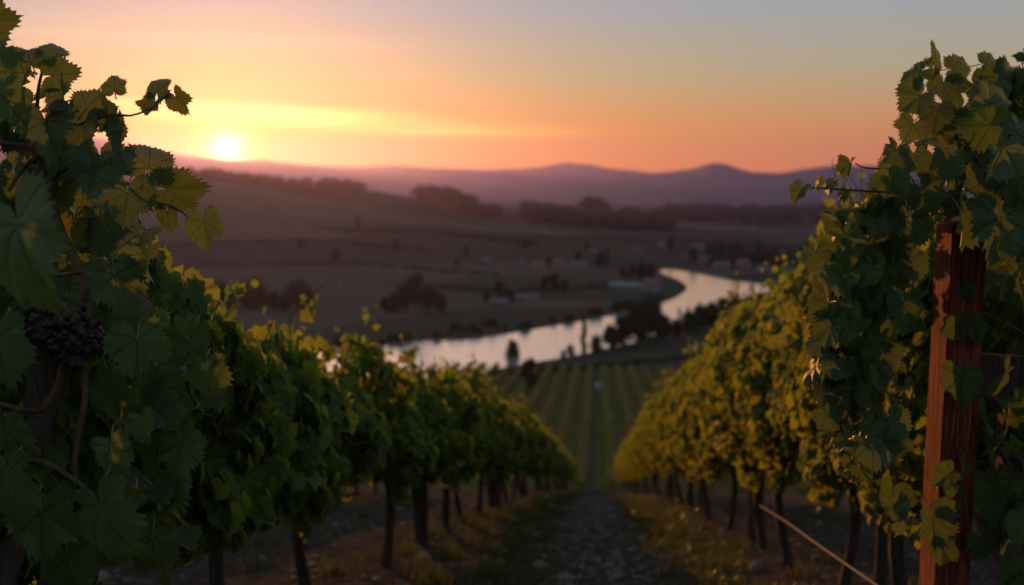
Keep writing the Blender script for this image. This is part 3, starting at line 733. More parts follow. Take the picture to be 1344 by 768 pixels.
    hero(fb, [(-4, 27, 62, 2.25, 10, 10, 20), (-8, 112, 125, 2.2, -55, -10, 15), (38, 76, 52, 2.33, 112, 15, 15), (68, 66, 50, 2.33, 62, 30, -10), (80, 98, 56, 2.3, 5, 20, 15, .6),
              (150, 112, 42, 2.3, 98, 20, 10), (120, 136, 56, 2.32, 55, 25, 10), (148, 152, 52, 2.3, -35, -15, 20), (200, 141, 38, 2.3, -105, -20, 15), (207, 113, 44, 2.32, 95, 15, -10), (236, 134, 42, 2.3, -55, -5, 15),
              (196, 208, 74, 2.32, 82, 18, 20), (232, 248, 78, 2.3, 0, -12, 15), (219, 288, 42, 2.32, -100, 10, 20), (269, 301, 62, 2.28, -78, -15, 10, .8),
              (166, 268, 92, 2.22, -92, -20, -10, .2), (190, 343, 68, 2.24, -55, -25, 35), (153, 374, 88, 2.2, -82, -15, -20, .3), (125, 228, 72, 2.28, -100, -25, 10, .1), (110, 180, 76, 2.27, -60, -40, 10, .1), (62, 168, 84, 2.25, -75, -30, -15, .2),
              (84, 130, 60, 2.28, -50, -30, 20), (75, 262, 80, 2.4, -90, -20, 10, .8), (130, 300, 78, 2.35, -70, -20, 30, .1), (95, 300, 60, 2.45, -100, 0, 0, .9), (60, 330, 70, 2.5, -80, 0, 0, .8),
              (26, 322, 185, 1.55, -62, -18, 12, .1), (180, 458, 84, 2.2, -82, -18, -8, .3), (270, 492, 62, 2.35, -78, -20, 5, .2), (240, 450, 62, 2.4, -60, -25, 35, .4), (252, 440, 55, 2.5, -110, -10, 0, .3), (288, 520, 48, 2.6, -95, -10, 30, .3),
              (188, 560, 46, 2.15, -72, -10, 20, .95), (150, 596, 66, 2.1, -68, -15, 10, .8), (138, 684, 122, 2.02, -58, -28, 15, .1), (55, 690, 100, 2.05, -85, -15, -25, .35), (186, 646, 38, 2.1, -25, -15, 25, .9),
              (0, 460, 110, 2.05, -85, -10, 10, .2), (10, 640, 110, 2.0, -70, -20, 20, .1), (18, 575, 70, 2.1, -60, 0, 0, .5), (65, 560, 70, 2.35, -80, 0, 0, .7), (150, 520, 70, 2.35, -70, -10, 10, .6), (60, 510, 60, 2.4, -90, 0, 0, .9),
              (175, 410, 60, 2.42, 60, 10, 0, .9), (205, 425, 50, 2.4, 40, 10, 0, .9), (30, 400, 90, 2.4, -80, -10, 0, .2), (20, 250, 80, 2.45, -85, 0, 20, .5), (130, 720, 90, 2.2, -80, 0, 0, .1), (90, 745, 90, 2.1, -80, 0, 0, .1), (200, 720, 70, 2.4, -90, 0, 0, .2)], 3)
    poly = [(-60, 60), (20, 65), (60, 110), (110, 140), (150, 165), (175, 200), (190, 260), (200, 320), (190, 380), (130, 400), (60, 400), (-60, 400)]
    fill(fb, poly, 70, 2.35, 2.75, 21, HI, (.055, .085))
    fill(fb, [(-60, -20), (5, 0), (15, 60), (-60, 70)], 8, 2.3, 2.6, 22, HI, (.055, .085))
    fill(fb, [(-60, 400), (60, 400), (180, 410), (250, 440), (240, 560), (260, 680), (230, 800), (-60, 800)], 110, 2.4, 2.95, 23, HI, (.05, .09))
    fb.build('foliage', [M['leaf'], M['petiole']], rootL)
under(rootL, left_vine)

# right
rx, ry = 1.86, 3.35
rootR = tag(empty('grapevine', (rx, ry, gz(rx, ry))), 'tall close grapevine wrapping the wooden post at the right edge, broad serrated leaves', 'grapevine')
def right_vine():
    g0 = np.array([rx, ry, gz(rx, ry)]); tr = MB()
    hd = np.array([1.45, 3.35, -.6])
    tube(tr, [g0-[0, 0, .15], g0+[-.03, .05, .35], g0+[-.06, .12, .75], hd], [.036, .030, .026, .02], 12, knob=.15, seed=9, sub=8)
    tr.build('trunk', M['bark'], rootR)
    canes(rootR, [([(1400, 330, 3.3), (1340, 280, 3.25), (1290, 230, 3.2), (1255, 180, 3.15), (1240, 130, 3.1)], .010, .004),
                  ([(1330, 160, 3.1), (1310, 185, 3.0), (1304, 215, 2.95)], .004, .002),
                  ([(1215, 262, 3.0), (1180, 254, 2.95), (1140, 251, 2.9), (1108, 249, 2.88), (1080, 247, 2.86), (1060, 246, 2.86)], .0045, .0018),
                  ([(1160, 222, 2.95), (1135, 220, 2.9), (1122, 214, 2.9)], .003, .0015),
                  ([(1268, 408, 3.27), (1264, 440, 3.27), (1267, 470, 3.27), (1264, 500, 3.28), (1266, 540, 3.28), (1269, 590, 3.28), (1266, 640, 3.28), (1272, 690, 3.28)], .0028, .0022),
                  ([(1190, 395, 3.0), (1180, 360, 3.0)], .003, .002), ([(1190, 520, 3.05), (1193, 560, 3.05), (1190, 600, 3.05), (1197, 640, 3.05)], .003, .002),
                  ([(1290, 560, 3.3), (1320, 600, 3.25), (1345, 640, 3.2)], .005, .004), ([(1290, 410, 3.2), (1310, 420, 3.2), (1350, 440, 3.2)], .003, .003),
                  ([(1300, 715, 3.3), (1320, 745, 3.25), (1360, 760, 3.2)], .007, .006), ([(1080, 345, 3.0), (1110, 330, 3.0), (1130, 325, 3.0)], .003, .002)])
    fb = MB()
    a = 3.0
    hero(fb, [(1231, 76, 56, 2.95, 62, 5, 35, .7), (1199, 98, 52, 2.95, 185, 20, 35), (1199, 132, 58, 2.93, 208, 15, 25), (1237, 118, 54, 3.0, -95, 0, 10, .1), (1259, 90, 56, 3.02, 8, 15, -10, .1), (1300, 82, 46, 3.0, 15, 15, 0, .1), (1318, 103, 68, 3.0, 0, 20, 10, .1),
              (1300, 128, 72, 2.9, 75, 12, 0, .7), (1228, 152, 54, 2.95, -105, -10, 40, .2), (1288, 166, 72, 2.85, 195, 20, -20, .5), (1312, 203, 92, 2.8, -128, -15, -15, .4), (1338, 170, 70, 2.9, 30, 20, 0, .3), (1247, 206, 70, 2.85, -105, -35, -20, .1),
              (1194, 170, 50, 2.95, -120, -10, 30), (1172, 205, 54, 2.95, -115, 0, 35, .2), (1205, 215, 60, 2.9, -80, -30, 10, .2), (1262, 292, 86, 2.85, -98, -15, -25, .2), (1314, 300, 105, 2.85, -92, -15, 0, .1), (1340, 375, 80, 2.8, -88, -20, -45, .1),
              (1186, 262, 60, 2.9, -88, -15, -60, .6), (1165, 245, 58, 2.9, -110, -10, 10, .2), (1150, 290, 62, 2.9, -130, 0, 20, .6), (1200, 300, 58, 2.9, -75, -20, 0, .2), (1215, 255, 60, 2.88, -60, -30, 10, .1),
              (1049, 252, 34, 2.86, 235, 0, 50, .9), (1071, 239, 26, 2.86, 85, 0, 60, .9), (1088, 243, 26, 2.87, 200, 30, 40, .7), (1107, 256, 30, 2.88, 225, 10, 45, .6), (1114, 222, 40, 2.9, 245, 10, 62, .9),
              (1068, 338, 50, 2.95, -105, -10, 20, .7), (1100, 285, 44, 2.98, 120, 10, 30, .4), (1112, 290, 40, 2.98, 10, 10, 10, .8), (1098, 300, 40, 2.96, -80, 0, 0, .2), (1130, 345, 60, 2.95, -110, -10, 20, .7), (1100, 330, 50, 3.0, -80, 0, 20, .8),
              (1160, 390, 62, 2.92, -88, -10, -35, .8), (1130, 390, 62, 2.92, -85, -5, 30, .8), (1186, 406, 62, 2.9, -90, -15, 5, .1), (1100, 420, 60, 3.0, -95, -10, 10, .5), (1178, 355, 56, 2.95, -70, -20, 20, .1), (1200, 345, 54, 2.98, -80, -20, 0, .2),
              (1090, 470, 62, 3.0, -120, -10, 10, .6), (1112, 508, 78, 2.92, -100, -30, 0, .1), (1150, 495, 56, 2.95, -90, 0, -40, .4), (1165, 470, 50, 3.0, -60, -20, 0, .1), (1175, 558, 60, 2.95, -60, -20, -15, .3), (1160, 590, 56, 2.95, -95, -10, -40, .5), (1172, 586, 50, 3.0, -80, -20, 0, .2),
              (1262, 504, 70, 3.06, -90, -8, 0, .5), (1250, 430, 42, 3.05, 205, 10, 20, .8), (1279, 432, 44, 3.06, -70, -15, 0, .3), (1268, 382, 34, 3.05, 240, 10, 20, .8),
              (1241, 625, 44, 3.05, 215, 0, 20, .8), (1268, 606, 34, 3.06, 80, 0, 40, .9), (1254, 648, 30, 3.06, -80, 0, 20, .5), (1243, 668, 40, 3.0, 150, 0, 10, .7), (1225, 692, 68, 2.95, -90, -12, -18, .2), (1236, 722, 48, 2.95, -90, -15, 10, .3), (1180, 662, 44, 3.0, 20, 0, 0, .4), (1186, 692, 46, 3.0, -110, 0, -40, .8),
              (1286, 716, 50, 3.1, -85, -10, 0, .3), (1322, 565, 96, 2.95, -112, -10, -48, .2), (1318, 500, 66, 3.0, -125, -10, -40, .2), (1322, 665, 118, 3.0, -95, -10, 10, .15), (1318, 705, 60, 2.95, -105, -10, -45, .5), (1170, 655, 60, 3.1, -100, 0, 0, .3),
              (1336, 78, 24, 2.8, 150, 0, 40, .9), (1344, 72, 24, 2.8, 60, 0, 40, .9), (1335, 240, 80, 2.85, -80, -15, 10, .1), (1290, 250, 70, 2.9, -100, -15, 0, .1), (1150, 440, 60, 3.0, -90, 0, 0, .2), (1135, 560, 60, 3.0, -90, 0, 0, .3), (1115, 450, 54, 2.97, -60, -20, 40, .7)], 5)
    # the mass of leaves behind the front ones
    fill(fb, [(1420, 80), (1340, 100), (1260, 110), (1215, 150), (1180, 195), (1150, 240), (1135, 300), (1160, 330), (1205, 300), (1240, 290), (1420, 370)], 130, 3.05, 3.3, 31, HI, (.045, .08), side=-.5)
    fill(fb, [(1150, 240), (1120, 290), (1090, 340), (1075, 400), (1065, 470), (1085, 560), (1120, 620), (1140, 680), (1150, 660), (1152, 400), (1178, 380), (1178, 300), (1180, 240)], 190, 2.8, 3.15, 32, HI, (.04, .07), side=-.7)
    fill(fb, [(1180, 260), (1110, 300), (1085, 360), (1080, 400), (1150, 390), (1190, 300)], 60, 3.4, 4.0, 34, MID, (.05, .09), side=-.7)
    fill(fb, [(1300, 560), (1420, 500), (1420, 800), (1340, 790), (1300, 700)], 46, 3.1, 3.4, 33, HI, (.05, .09), side=-.5)
    fill(fb, [(1260, 110), (1420, 100), (1420, 420), (1300, 380)], 70, 3.4, 3.9, 35, MID, (.05, .09), side=-.5)
    fb.build('foliage', [M['leaf'], M['petiole']], rootR)
under(rootR, right_vine)

# ------------------------------------------------------------------ ground cover
def blades(name, n, region, h, seed, label):
    r = np.random.RandomState(seed); X, Y = region(r, n); Z = ground(X, Y); n = len(X)
    a = r.uniform(0, 6.28, n); hh = h*r.uniform(.4, 1.2, n); wd = .004+.004*r.rand(n); ln = r.uniform(.1, .7, n)*hh; b = r.uniform(0, 6.28, n)
    ex, ey = np.cos(a)*wd, np.sin(a)*wd; lx, ly = np.cos(b)*ln, np.sin(b)*ln
    V = np.stack([np.stack([X-ex, Y-ey, Z-.01], 1), np.stack([X+ex, Y+ey, Z-.01], 1), np.stack([X+ex*.7+lx*.4, Y+ey*.7+ly*.4, Z+hh*.6], 1), np.stack([X-ex*.7+lx*.4, Y-ey*.7+ly*.4, Z+hh*.6], 1), np.stack([X+lx, Y+ly, Z+hh], 1)], 1)
    mb = MB(); mb.addmany(V, [np.array([[0, 1, 2, 3]]), np.array([[3, 2, 4]])], np.zeros((5, 2)), r.rand(n))
    tag(mb.build(name, M['grass_near']), label, 'grass', kind='stuff')
def reg(r, n):
    c = 420; cx = np.where(r.rand(c) < .5, -1, 1)*r.normal(.82, .36, c); s = r.rand(c) < .15; cx = np.where(s, r.uniform(-4.2, 4.2, c), cx); cyy = 3+24*r.rand(c)**1.2
    k = r.randint(0, c, n); cx = np.where(np.abs(cx) < .5, np.sign(cx+.001)*(.5+r.rand(c)*.5), cx); return cx[k]+r.normal(0, .09, n), cyy[k]+r.normal(0, .13, n)
blades('grass', 34000, reg, .11, 41, 'tufts of short grass between the vine rows')
# gravel (stuff) and single stones
def rock_mesh(seed, k=2):
    bm = bmesh.new(); bmesh.ops.create_icosphere(bm, subdivisions=k, radius=1); r = np.random.RandomState(seed)
    co = np.array([v.co[:] for v in bm.verts]); s = r.uniform(.6, 1.2, 3)*[1, 1, .6]; f = 1+.25*fbm(co[:, 0]*2+co[:, 2], co[:, 1]*2-co[:, 2], 2.0, seed, 3)
    co = co*f[:, None]*s
    fs = [tuple(v.index for v in f_.verts) for f_ in bm.faces]; bm.free(); return co, fs
r = np.random.RandomState(50); gv = MB()
co, fs = rock_mesh(3, 1); fs_a = np.array(fs); n = 10000
gx = r.normal(.05, .85, n); s = r.rand(n) < .4; gx = np.where(s, r.uniform(-4.5, 4.5, n), gx); gy = 2.5+24*r.rand(n)**1.1; g_z = ground(gx, gy)
sc_ = .006+.034*r.rand(n)**3; a = r.uniform(0, 6.28, n); ca, sa = np.cos(a), np.sin(a)
V = np.stack([co[None, :, 0]*ca[:, None]-co[None, :, 1]*sa[:, None], co[None, :, 0]*sa[:, None]+co[None, :, 1]*ca[:, None], np.tile(co[None, :, 2], (n, 1))], 2)*sc_[:, None, None]+np.stack([gx, gy, g_z+sc_*.2], 1)[:, None]
gv.addmany(V, [fs_a], np.zeros((len(co), 2)), r.rand(n)); tag(gv.build('gravel', M['stone']), 'pale gravel and clods scattered on the dirt track', 'gravel', kind='stuff')
protos = []
for k in range(5):
    co, fs = rock_mesh(60+k, 3); mb = MB(); mb.add(co, fs); protos.append(mb)
stone_src = [None]*5
for k in range(150):
    zone = k % 4; x = {0: rnd.gauss(.1, .35), 1: rnd.uniform(.7, 1.5), 2: rnd.uniform(-1.5, -.6), 3: rnd.choice([-1, 1])*rnd.uniform(2, 3.6)}[zone]
    y = 3.4+14*rnd.random()**1.3; sc1 = rnd.uniform(.03, .085); j = k % 5
    if stone_src[j] is None: o = stone_src[j] = protos[j].build('stone', M['stone'])
    else: o = stone_src[j].copy(); COL.objects.link(o)
    o.location = (x, y, gz(x, y)+sc1*.15); o.rotation_euler = (0, 0, rnd.uniform(0, 6.28)); o.scale = (sc1, sc1, sc1)
    tag(o, ('rough pale stone lying on the dirt track between the rows', 'rough stone on the grassy strip beside the right row of vines', 'rough stone on the grassy strip beside the left row of vines', 'rough stone seen under the vines, beyond the trunks')[zone], 'stone', 'field stones on the vineyard soil')

# ------------------------------------------------------------------ lower vineyard
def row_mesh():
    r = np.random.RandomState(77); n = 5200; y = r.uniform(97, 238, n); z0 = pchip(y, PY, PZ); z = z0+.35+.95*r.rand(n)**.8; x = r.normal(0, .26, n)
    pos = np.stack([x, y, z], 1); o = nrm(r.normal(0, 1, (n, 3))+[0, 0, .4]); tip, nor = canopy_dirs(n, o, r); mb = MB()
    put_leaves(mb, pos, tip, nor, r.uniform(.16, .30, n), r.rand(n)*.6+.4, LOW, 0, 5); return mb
rm = row_mesh(); tm = MB()
for y in np.arange(98, 238, 2.0):
    z = float(pchip(np.array([y]), PY, PZ)[0]); tube(tm, [(0, y, z-.1), (0, y+.05, z+.6)], [.05, .04], 5, sub=1)
src = None
lab = ['row of low vines in the lower vineyard, %s one %s of its middle track']
for k in range(-11, 10):
    X = 1.6+3.2*k
    if src is None:
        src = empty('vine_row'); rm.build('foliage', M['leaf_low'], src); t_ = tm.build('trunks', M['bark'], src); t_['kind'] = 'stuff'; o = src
    else: o = copy_tree(src)
    o.location = (X, 0, 0); nn = (k+1) if k >= 0 else -k
    tag(o, 'low vine row of the lower vineyard, %s row %s of its track' % (ORD[nn-1], 'right' if k >= 0 else 'left'), 'vine row', 'vine rows of the lower vineyard')
tk = empty('water_tank', (.25, 196, gz(.25, 196)))
mb = MB(); tube(mb, [(0, 0, .1), (0, 0, .15), (0, 0, 1.2), (0, 0, 1.3)], [.5, .6, .6, .5], 20, sub=2); mb.build('tank_body', M['tank'], tk)
mb = MB(); tube(mb, [(0, 0, 1.3), (0, 0, 1.4)], [.25, .22], 14, sub=1); mb.build('lid', M['tank'], tk)
mb = MB(); box(mb, (0, 0, .05), (1.3, 1.3, .1)); mb.build('pallet', M['board'], tk, smooth=False)
tag(tk, 'small pale blue tank standing far down the middle track', 'tank')

# ------------------------------------------------------------------ trees of the valley
def tree_proto(seed, kind):
    r = np.random.RandomState(seed); root = empty('tree'); tb = MB(); H = 1.0
    if kind == 'round': wd, z0, nl = .36, .30, 9
    elif kind == 'poplar': wd, z0, nl = .13, .12, 8
    elif kind == 'spread': wd, z0, nl = .50, .34, 11
    else: wd, z0, nl = .55, .05, 9      # bush
    tube(tb, [(0, 0, -.05), (.01, .01, z0), (r.uniform(-.03, .03), 0, .7), (0, 0, .88)], [.035, .026, .014, .005], 7, knob=.1, seed=seed)
    lobes = []
    for k in range(nl):
        a = r.uniform(0, 6.28); zc_ = z0+(.95-z0)*(k+.5)/nl; rad_ = wd*.55*r.uniform(.2, 1)*math.sin(math.pi*min(.95, (zc_-z0)/(1-z0)*.8+.2))
        c = np.array([math.cos(a)*rad_, math.sin(a)*rad_, zc_]); lobes.append((c, wd*r.uniform(.38, .62)*(1 if kind != 'poplar' else .9)))
        tube(tb, [(0, 0, zc_*.75), c*[.5, .5, .93], c], [.012, .008, .003], 5, sub=2)
    tb.build('trunk', M['bark'], root)
    pos = []; od = []
    per = 190 if kind != 'poplar' else 90
    for c, q in lobes:
        d = nrm(r.normal(0, 1, (per, 3))); rr_ = q*(r.rand(per)**.35)*(1+.25*np.sin(d[:, 0]*5+seed)+.2*np.sin(d[:, 2]*7))
        pos.append(c+d*rr_[:, None]*[1, 1, .85 if kind != 'poplar' else 1.6]); od.append(d)
    pos = np.concatenate(pos); od = np.concatenate(od); pos[:, 2] = np.maximum(pos[:, 2], .02); tip, nor = canopy_dirs(len(pos), od, r); mb = MB()
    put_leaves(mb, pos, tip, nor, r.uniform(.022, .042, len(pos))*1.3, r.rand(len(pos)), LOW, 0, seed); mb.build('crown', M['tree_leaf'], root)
    return root
TP = {k: [tree_proto(300+i*7+j, k) for j in range(2)] for i, k in enumerate(('round', 'poplar', 'spread', 'bush'))}
def tree_at(kind, x, y, h, label, group, j=None, wide=1.0, z=None):
    j = rnd.randrange(2) if j is None else j; p = TP[kind][j]
    if id(p) in used: o = copy_tree(p)
    else: o = p; used.add(id(p))
    o.location = (x, y, gz(x, y)-.15 if z is None else z); o.rotation_euler = (0, 0, rnd.uniform(0, 6.28)); o.scale = (h*wide, h*wide, h)
    tag(o, label, 'tree' if kind != 'bush' else 'bush', group)
def on(px, D):
    a = math.atan((px-672)/F)-R(YAW); return D*math.sin(a), D*math.cos(a)
def dist_of(px, py):
    """first ground distance seen at a photograph pixel beyond the crest"""
    Ds = np.exp(np.linspace(math.log(95), math.log(3000), 900)); a = math.atan((px-672)/F)-R(YAW)
    z = ground(Ds*math.sin(a), Ds*math.cos(a), False); v = P(px, py, 1.0); s = v[2]/math.hypot(v[0], v[1])
    k = np.where(z >= s*Ds)[0]; return float(Ds[k[0]]) if len(k) else 3000.
def tree_px(kind, px, pyb, hpx, label, group, **kw):
    D = dist_of(px, pyb); x, y = on(px, D); tree_at(kind, x, y, hpx/F*D, label, group, **kw)
G1 = 'trees on the near river bank'
tree_px('round', 695, 512, 42, 'lone dark round tree at the top edge of the lower vineyard', None, j=0, wide=1.0)
tree_px('spread', 672, 478, 30, 'single small tree standing out against the bright river', G1, j=0, wide=.8)
tree_px('poplar', 768, 468, 52, 'tall thin poplar cutting across the bright river', G1, j=0, wide=.7)
for px, pyb, h, k in ((785, 464, 24, 'bush'), (803, 462, 34, 'round'), (820, 459, 44, 'round'), (838, 457, 56, 'round'), (856, 452, 52, 'spread'), (872, 450, 38, 'round'), (750, 468, 16, 'bush'), (740, 472, 12, 'bush')):
    tree_px(k, px, pyb, h, 'dark %s in the clump where the river narrows before the bend' % ('bush' if k == 'bush' else 'tree'), G1)
for px, pyb, h, k in ((890, 446, 26, 'round'), (905, 440, 30, 'round'), (920, 437, 34, 'spread'), (937, 434, 36, 'round'), (952, 432, 40, 'round'), (968, 428, 36, 'spread'), (985, 425, 34, 'round'), (1003, 422, 36, 'round'), (1020, 420, 34, 'spread'), (1040, 418, 36, 'round')):
    tree_px(k, px, pyb, h, 'dark tree in the belt along the near bank beside the right bend of the river', G1)
tree_px('poplar', 905, 428, 26, 'small pointed poplar mirrored in the river bend', G1, j=1); tree_px('poplar', 893, 425, 22, 'smaller pointed poplar left of the one in the river bend', G1, j=1)
tree_px('poplar', 988, 398, 26, 'slim poplar on the river bank far right of the bend', G1, j=0)
G2 = 'trees beyond the river'
for px, pyb, h, k in ((545, 408, 48, 'round'), (530, 410, 34, 'spread'), (562, 411, 36, 'round'), (578, 413, 26, 'round'), (515, 410, 24, 'bush'), (505, 408, 18, 'bush')):
    tree_px(k, px, pyb, h, 'broad dark tree in the big clump on the far bank above the left vines' if k != 'bush' else 'low bush left of the big tree clump on the far bank', G2)
for px, pyb, h, k in ((655, 395, 26, 'round'), (668, 397, 18, 'bush'), (640, 397, 16, 'bush')):
    tree_px(k, px, pyb, h, 'small dark tree on the far bank, left of the village houses', G2)
for px, pyb, h, k in ((728, 384, 26, 'round'), (741, 386, 20, 'round'), (716, 380, 18, 'bush'), (795, 352, 28, 'poplar'), (788, 352, 22, 'round')):
    tree_px(k, px, pyb, h, 'dark tree among the houses of the village beyond the river', G2)
for px, pyb, h, k in ((818, 367, 18, 'round'), (830, 368, 22, 'round'), (843, 368, 22, 'spread'), (856, 367, 20, 'round')):
    tree_px(k, px, pyb, h, 'dark tree in the grove on the point where the river turns away', G2)
for px in range(270, 420, 15):
    tree_px(rnd.choice(['round', 'spread', 'bush']), px+rnd.uniform(-4, 4), 408+rnd.uniform(-5, 5), rnd.uniform(22, 40), 'dim reddish tree of the hedge below the sun, on the far slope', G2)
for k in range(48):
    px = rnd.uniform(436, 872)
    tree_px(rnd.choice(['bush', 'bush', 'bush', 'round']), px, np.interp(px, [430, 560, 700, 770, 825, 870], [459, 446, 430, 418, 407, 395])-abs(rnd.gauss(0, 4)), rnd.uniform(4, 12), 'low dark bush fringing the far bank of the river', 'bushes fringing the far bank', wide=rnd.uniform(1, 2.6))
for px, py_ in ((600, 352), (612, 340), (440, 345), (690, 330), (470, 300), (395, 330), (520, 330), (575, 395), (720, 352), (760, 345), (770, 330), (880, 330), (935, 335), (1010, 352), (1035, 350), (1058, 352), (910, 345)):
    tree_px('round', px, py_, rnd.uniform(12, 20), 'small isolated tree dotting the fields beyond the river', G2)

def hedge(pxs, pys, h, label, seed):
    r = np.random.RandomState(seed); mb = MB(); pos = []
    for t_ in np.linspace(0, 1, 60):
        px = pxs[0]+(pxs[-1]-pxs[0])*t_; py = np.interp(px, pxs, pys); D = dist_of(px, py); x, y = on(px, D); z = gz(x, y)
        if r.rand() < .12: continue
        hh = h*r.uniform(.5, 1.3); n = 26; pos.append(np.array([x, y, z+hh*.45])+r.normal(0, 1, (n, 3))*[h*.55, h*.3, hh*.28])
    pos = np.concatenate(pos); d = nrm(r.normal(0, 1, pos.shape)); tip, nor = canopy_dirs(len(pos), d, r)
    put_leaves(mb, pos, tip, nor, r.uniform(.25, .5, len(pos))*h, r.rand(len(pos)), LOW, 0, seed)
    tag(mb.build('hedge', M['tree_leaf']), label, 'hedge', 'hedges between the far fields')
hedge([230, 400, 560], [322, 318, 330], 2.6, 'dark hedge crossing the hill below the sun, upper of two', 1)
hedge([230, 450, 650], [352, 346, 362], 2.0, 'dark hedge crossing the hill below the sun, lower of two', 2)
hedge([460, 560, 700], [304, 306, 322], 3.4, 'dark hedge running down from the copse on the hill shoulder', 3)
hedge([560, 680, 860], [378, 384, 374], 1.8, 'low hedge along the fields behind the far river bank', 4)
hedge([700, 820, 1000], [312, 316, 322], 2.6, 'hedge below the long wood on the middle hill', 5)
hedge([640, 760, 920], [492, 486, 470], 1.1, 'low scrubby hedge along the top edge of the lower vineyard', 6)

def wood(name, spots, label, seed):
    """a far-off wood: one mass of crowns"""
    r = np.random.RandomState(seed); mb = MB()
    for px, D, hm in spots:
        x, y = on(px, D); z = float(ground([x], [y], False)[0]); n = 110
        d = nrm(r.normal(0, 1, (n, 3))); w_ = hm*.45*r.uniform(.8, 1.3)
        pos = np.array([x, y, z+hm*.5])+d*np.array([w_, w_, hm*.5])*(r.rand(n, 1)**.35); tip, nor = canopy_dirs(n, d, r)
        put_leaves(mb, pos, tip, nor, r.uniform(.07, .13, n)*hm, r.rand(n), LOW, 0, seed)
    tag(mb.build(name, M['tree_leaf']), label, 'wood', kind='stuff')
sp = [(690+190*rnd.random(), rnd.uniform(1080, 1330), rnd.uniform(12, 19)) for _ in range(260)]
sp += [(781+rnd.uniform(-10, 10), 1330, rnd.uniform(26, 32)) for _ in range(7)]
wood('woodland', sp, 'long dark wood on the middle hill with a taller tree rising from it', 1)
wood('woodland', [(rnd.uniform(548, 600)+k*.4, rnd.uniform(1150, 1260), rnd.uniform(12, 20)) for k in range(70)]+[(rnd.uniform(600, 655), rnd.uniform(1080, 1200), rnd.uniform(9, 13)) for k in range(40)], 'dark copse on the shoulder of the left hill', 2)
wood('woodland', [(rnd.uniform(250, 480), rnd.uniform(1060, 1240), rnd.uniform(7, 12)) for k in range(150)], 'line of trees along the crest of the hill below the sun', 3)
wood('woodland', [(rnd.uniform(870, 1330), rnd.uniform(1350, 2300), rnd.uniform(12, 20)) for k in range(330)], 'scattered dark woods on the far plain to the right', 4)
wood('woodland', [(rnd.uniform(930, 1110), rnd.uniform(660, 820), rnd.uniform(6, 10)) for k in range(90)], 'dark belts of trees around the village on the right', 5)

# ------------------------------------------------------------------ houses
def house(wm, rm_, Lh, Wh, Hh, rh, chim):
    root = empty('house'); mb = MB()
    x, y = Lh/2, Wh/2
    v = [(-x, -y, -1), (x, -y, -1), (x, y, -1), (-x, y, -1), (-x, -y, Hh), (x, -y, Hh), (x, y, Hh), (-x, y, Hh), (-x, 0, Hh+rh), (x, 0, Hh+rh)]
    mb.add(v, [(0, 1, 5, 4), (1, 2, 6, 9, 5), (2, 3, 7, 6), (3, 0, 4, 8, 7), (3, 2, 1, 0)]); mb.build('wall', M[wm], root, smooth=False)
    o = .4; mb = MB(); rz = rh/(y)*(y+o)
    for sg in (-1, 1):
        a = np.array([(-x-o, sg*(y+o), Hh+rh-rz), (x+o, sg*(y+o), Hh+rh-rz), (x+o, 0, Hh+rh), (-x-o, 0, Hh+rh)]); b = a+[0, 0, .25]
        mb.add(np.concatenate([a+[0, 0, .02], b]), [(0, 1, 2, 3), (4, 7, 6, 5), (0, 4, 5, 1), (1, 5, 6, 2), (2, 6, 7, 3), (3, 7, 4, 0)])
    rf = mb.build('roof', M[rm_], root, smooth=False)
    if chim: mb = MB(); box(mb, (x*.5, .6, Hh+rh+.2), (.7, .7, 1.6)); mb.build('chimney', M[wm], rf, smooth=False)
    for k in range(int(Lh//3)):
        for zz in ([1.5] if Hh < 4.5 else [1.5, 4.2]):
            mb = MB(); box(mb, (-x+1.5+k*3, -y-.03, zz), (1.0, .12, 1.3)); mb.build('window', M['glass'], root, smooth=False)
    mb = MB(); box(mb, (-x+3.0, -y-.04, .95), (1.0, .12, 2.1)); mb.build('door', M['board'], root, smooth=False)
    return root
HP = [house('wall_a', 'roof_a', 12, 8, 5.5, 2.6, True), house('wall_c', 'roof_b', 10, 7, 3.2, 2.4, True), house('wall_b', 'roof_a', 11, 8, 5.2, 2.2, True), house('wall_a', 'roof_b', 16, 9, 3.6, 2.6, False), house('wall_a', 'roof_c', 22, 9, 3.0, 1.4, False)]
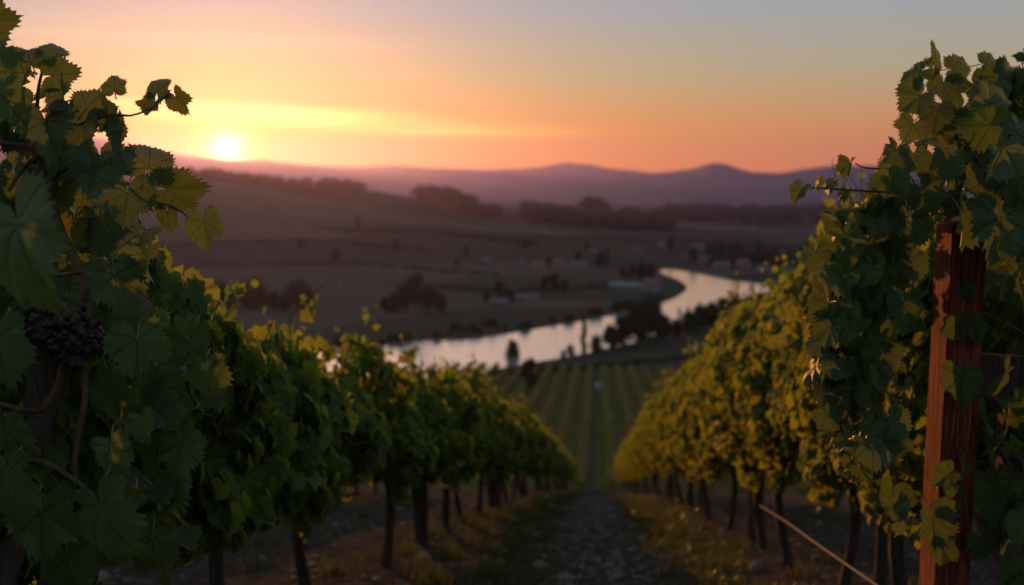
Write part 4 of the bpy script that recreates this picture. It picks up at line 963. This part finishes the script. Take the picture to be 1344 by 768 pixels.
hs = [(706, 356, 2, 'rose walled house catching the light among the village trees beyond the river'), (682, 350, 1, 'grey stone house left of the rose walled house'), (733, 352, 0, 'cream house right of the rose walled house'),
      (824, 380, 4, 'long low shed with a pale green roof near the river bend'), (855, 382, 0, 'small cream house near the tip of the river bank, right of the green roofed shed'),
      (690, 396, 3, 'long slate roofed house low on the far bank'), (655, 405, 1, 'grey house on the far bank below the small dark tree'), (757, 352, 3, 'slate roofed barn at the middle of the village'), (640, 348, 1, 'grey farmhouse alone at the left end of the village')]
for k, (px, py_, j) in enumerate(((905, 340, 1), (925, 346, 0), (948, 352, 3), (958, 342, 0), (975, 352, 2), (990, 345, 1), (1003, 358, 0), (1020, 350, 3), (1036, 358, 1), (1050, 348, 0), (1065, 356, 3), (942, 332, 1), (985, 334, 0), (1030, 336, 1), (1070, 338, 0), (915, 328, 3), (780, 334, 1), (870, 325, 0), (835, 332, 1))):
    hs.append((px, py_, j, ('cream walled house with a clay roof in the village right of the river bend', 'grey house with a slate roof in the village right of the river bend', 'rose walled house in the village right of the river bend', 'long cream house with a slate roof in the village right of the river bend')[j] if px > 890 else 'dim grey house on the fields behind the riverside grove' if j == 1 else 'dim cream house on the fields behind the riverside grove'))
for px, py_, j, lab_ in hs:
    D = dist_of(px, py_); x, y = on(px, D); p = HP[j]
    if id(p) in used: o = copy_tree(p)
    else: o = p; used.add(id(p))
    o.location = (x, y, gz(x, y)); o.rotation_euler = (0, 0, rnd.uniform(-.5, .7)); s = rnd.uniform(.55, .78); o.scale = (s, s, s)
    tag(o, lab_, 'house', 'houses of the valley')

# ------------------------------------------------------------------ evening haze
mb = MB(); box(mb, (0, 850, 190), (14400, 16100, 560)); hz = mb.build('haze', None or [], smooth=False)
m = new_mat('evening_haze'); pv = N('ShaderNodeVolumePrincipled')
pv.inputs['Color'].default_value = (0.27, 0.26, 1.0, 1); pv.inputs['Density'].default_value = 7.5e-5; pv.inputs['Anisotropy'].default_value = .77
o_ = N('ShaderNodeOutputMaterial'); L(pv.outputs[0], o_.inputs['Volume']); hz.data.materials.append(m)
tag(hz, kind='stuff')
# protos never planted
for pl in list(protoL)+list(protoR)+list(protoLn)+HP+[t for v in TP.values() for t in v]:
    if id(pl) not in used:
        for c in list(pl.children_recursive): bpy.data.objects.remove(c)
        bpy.data.objects.remove(pl)
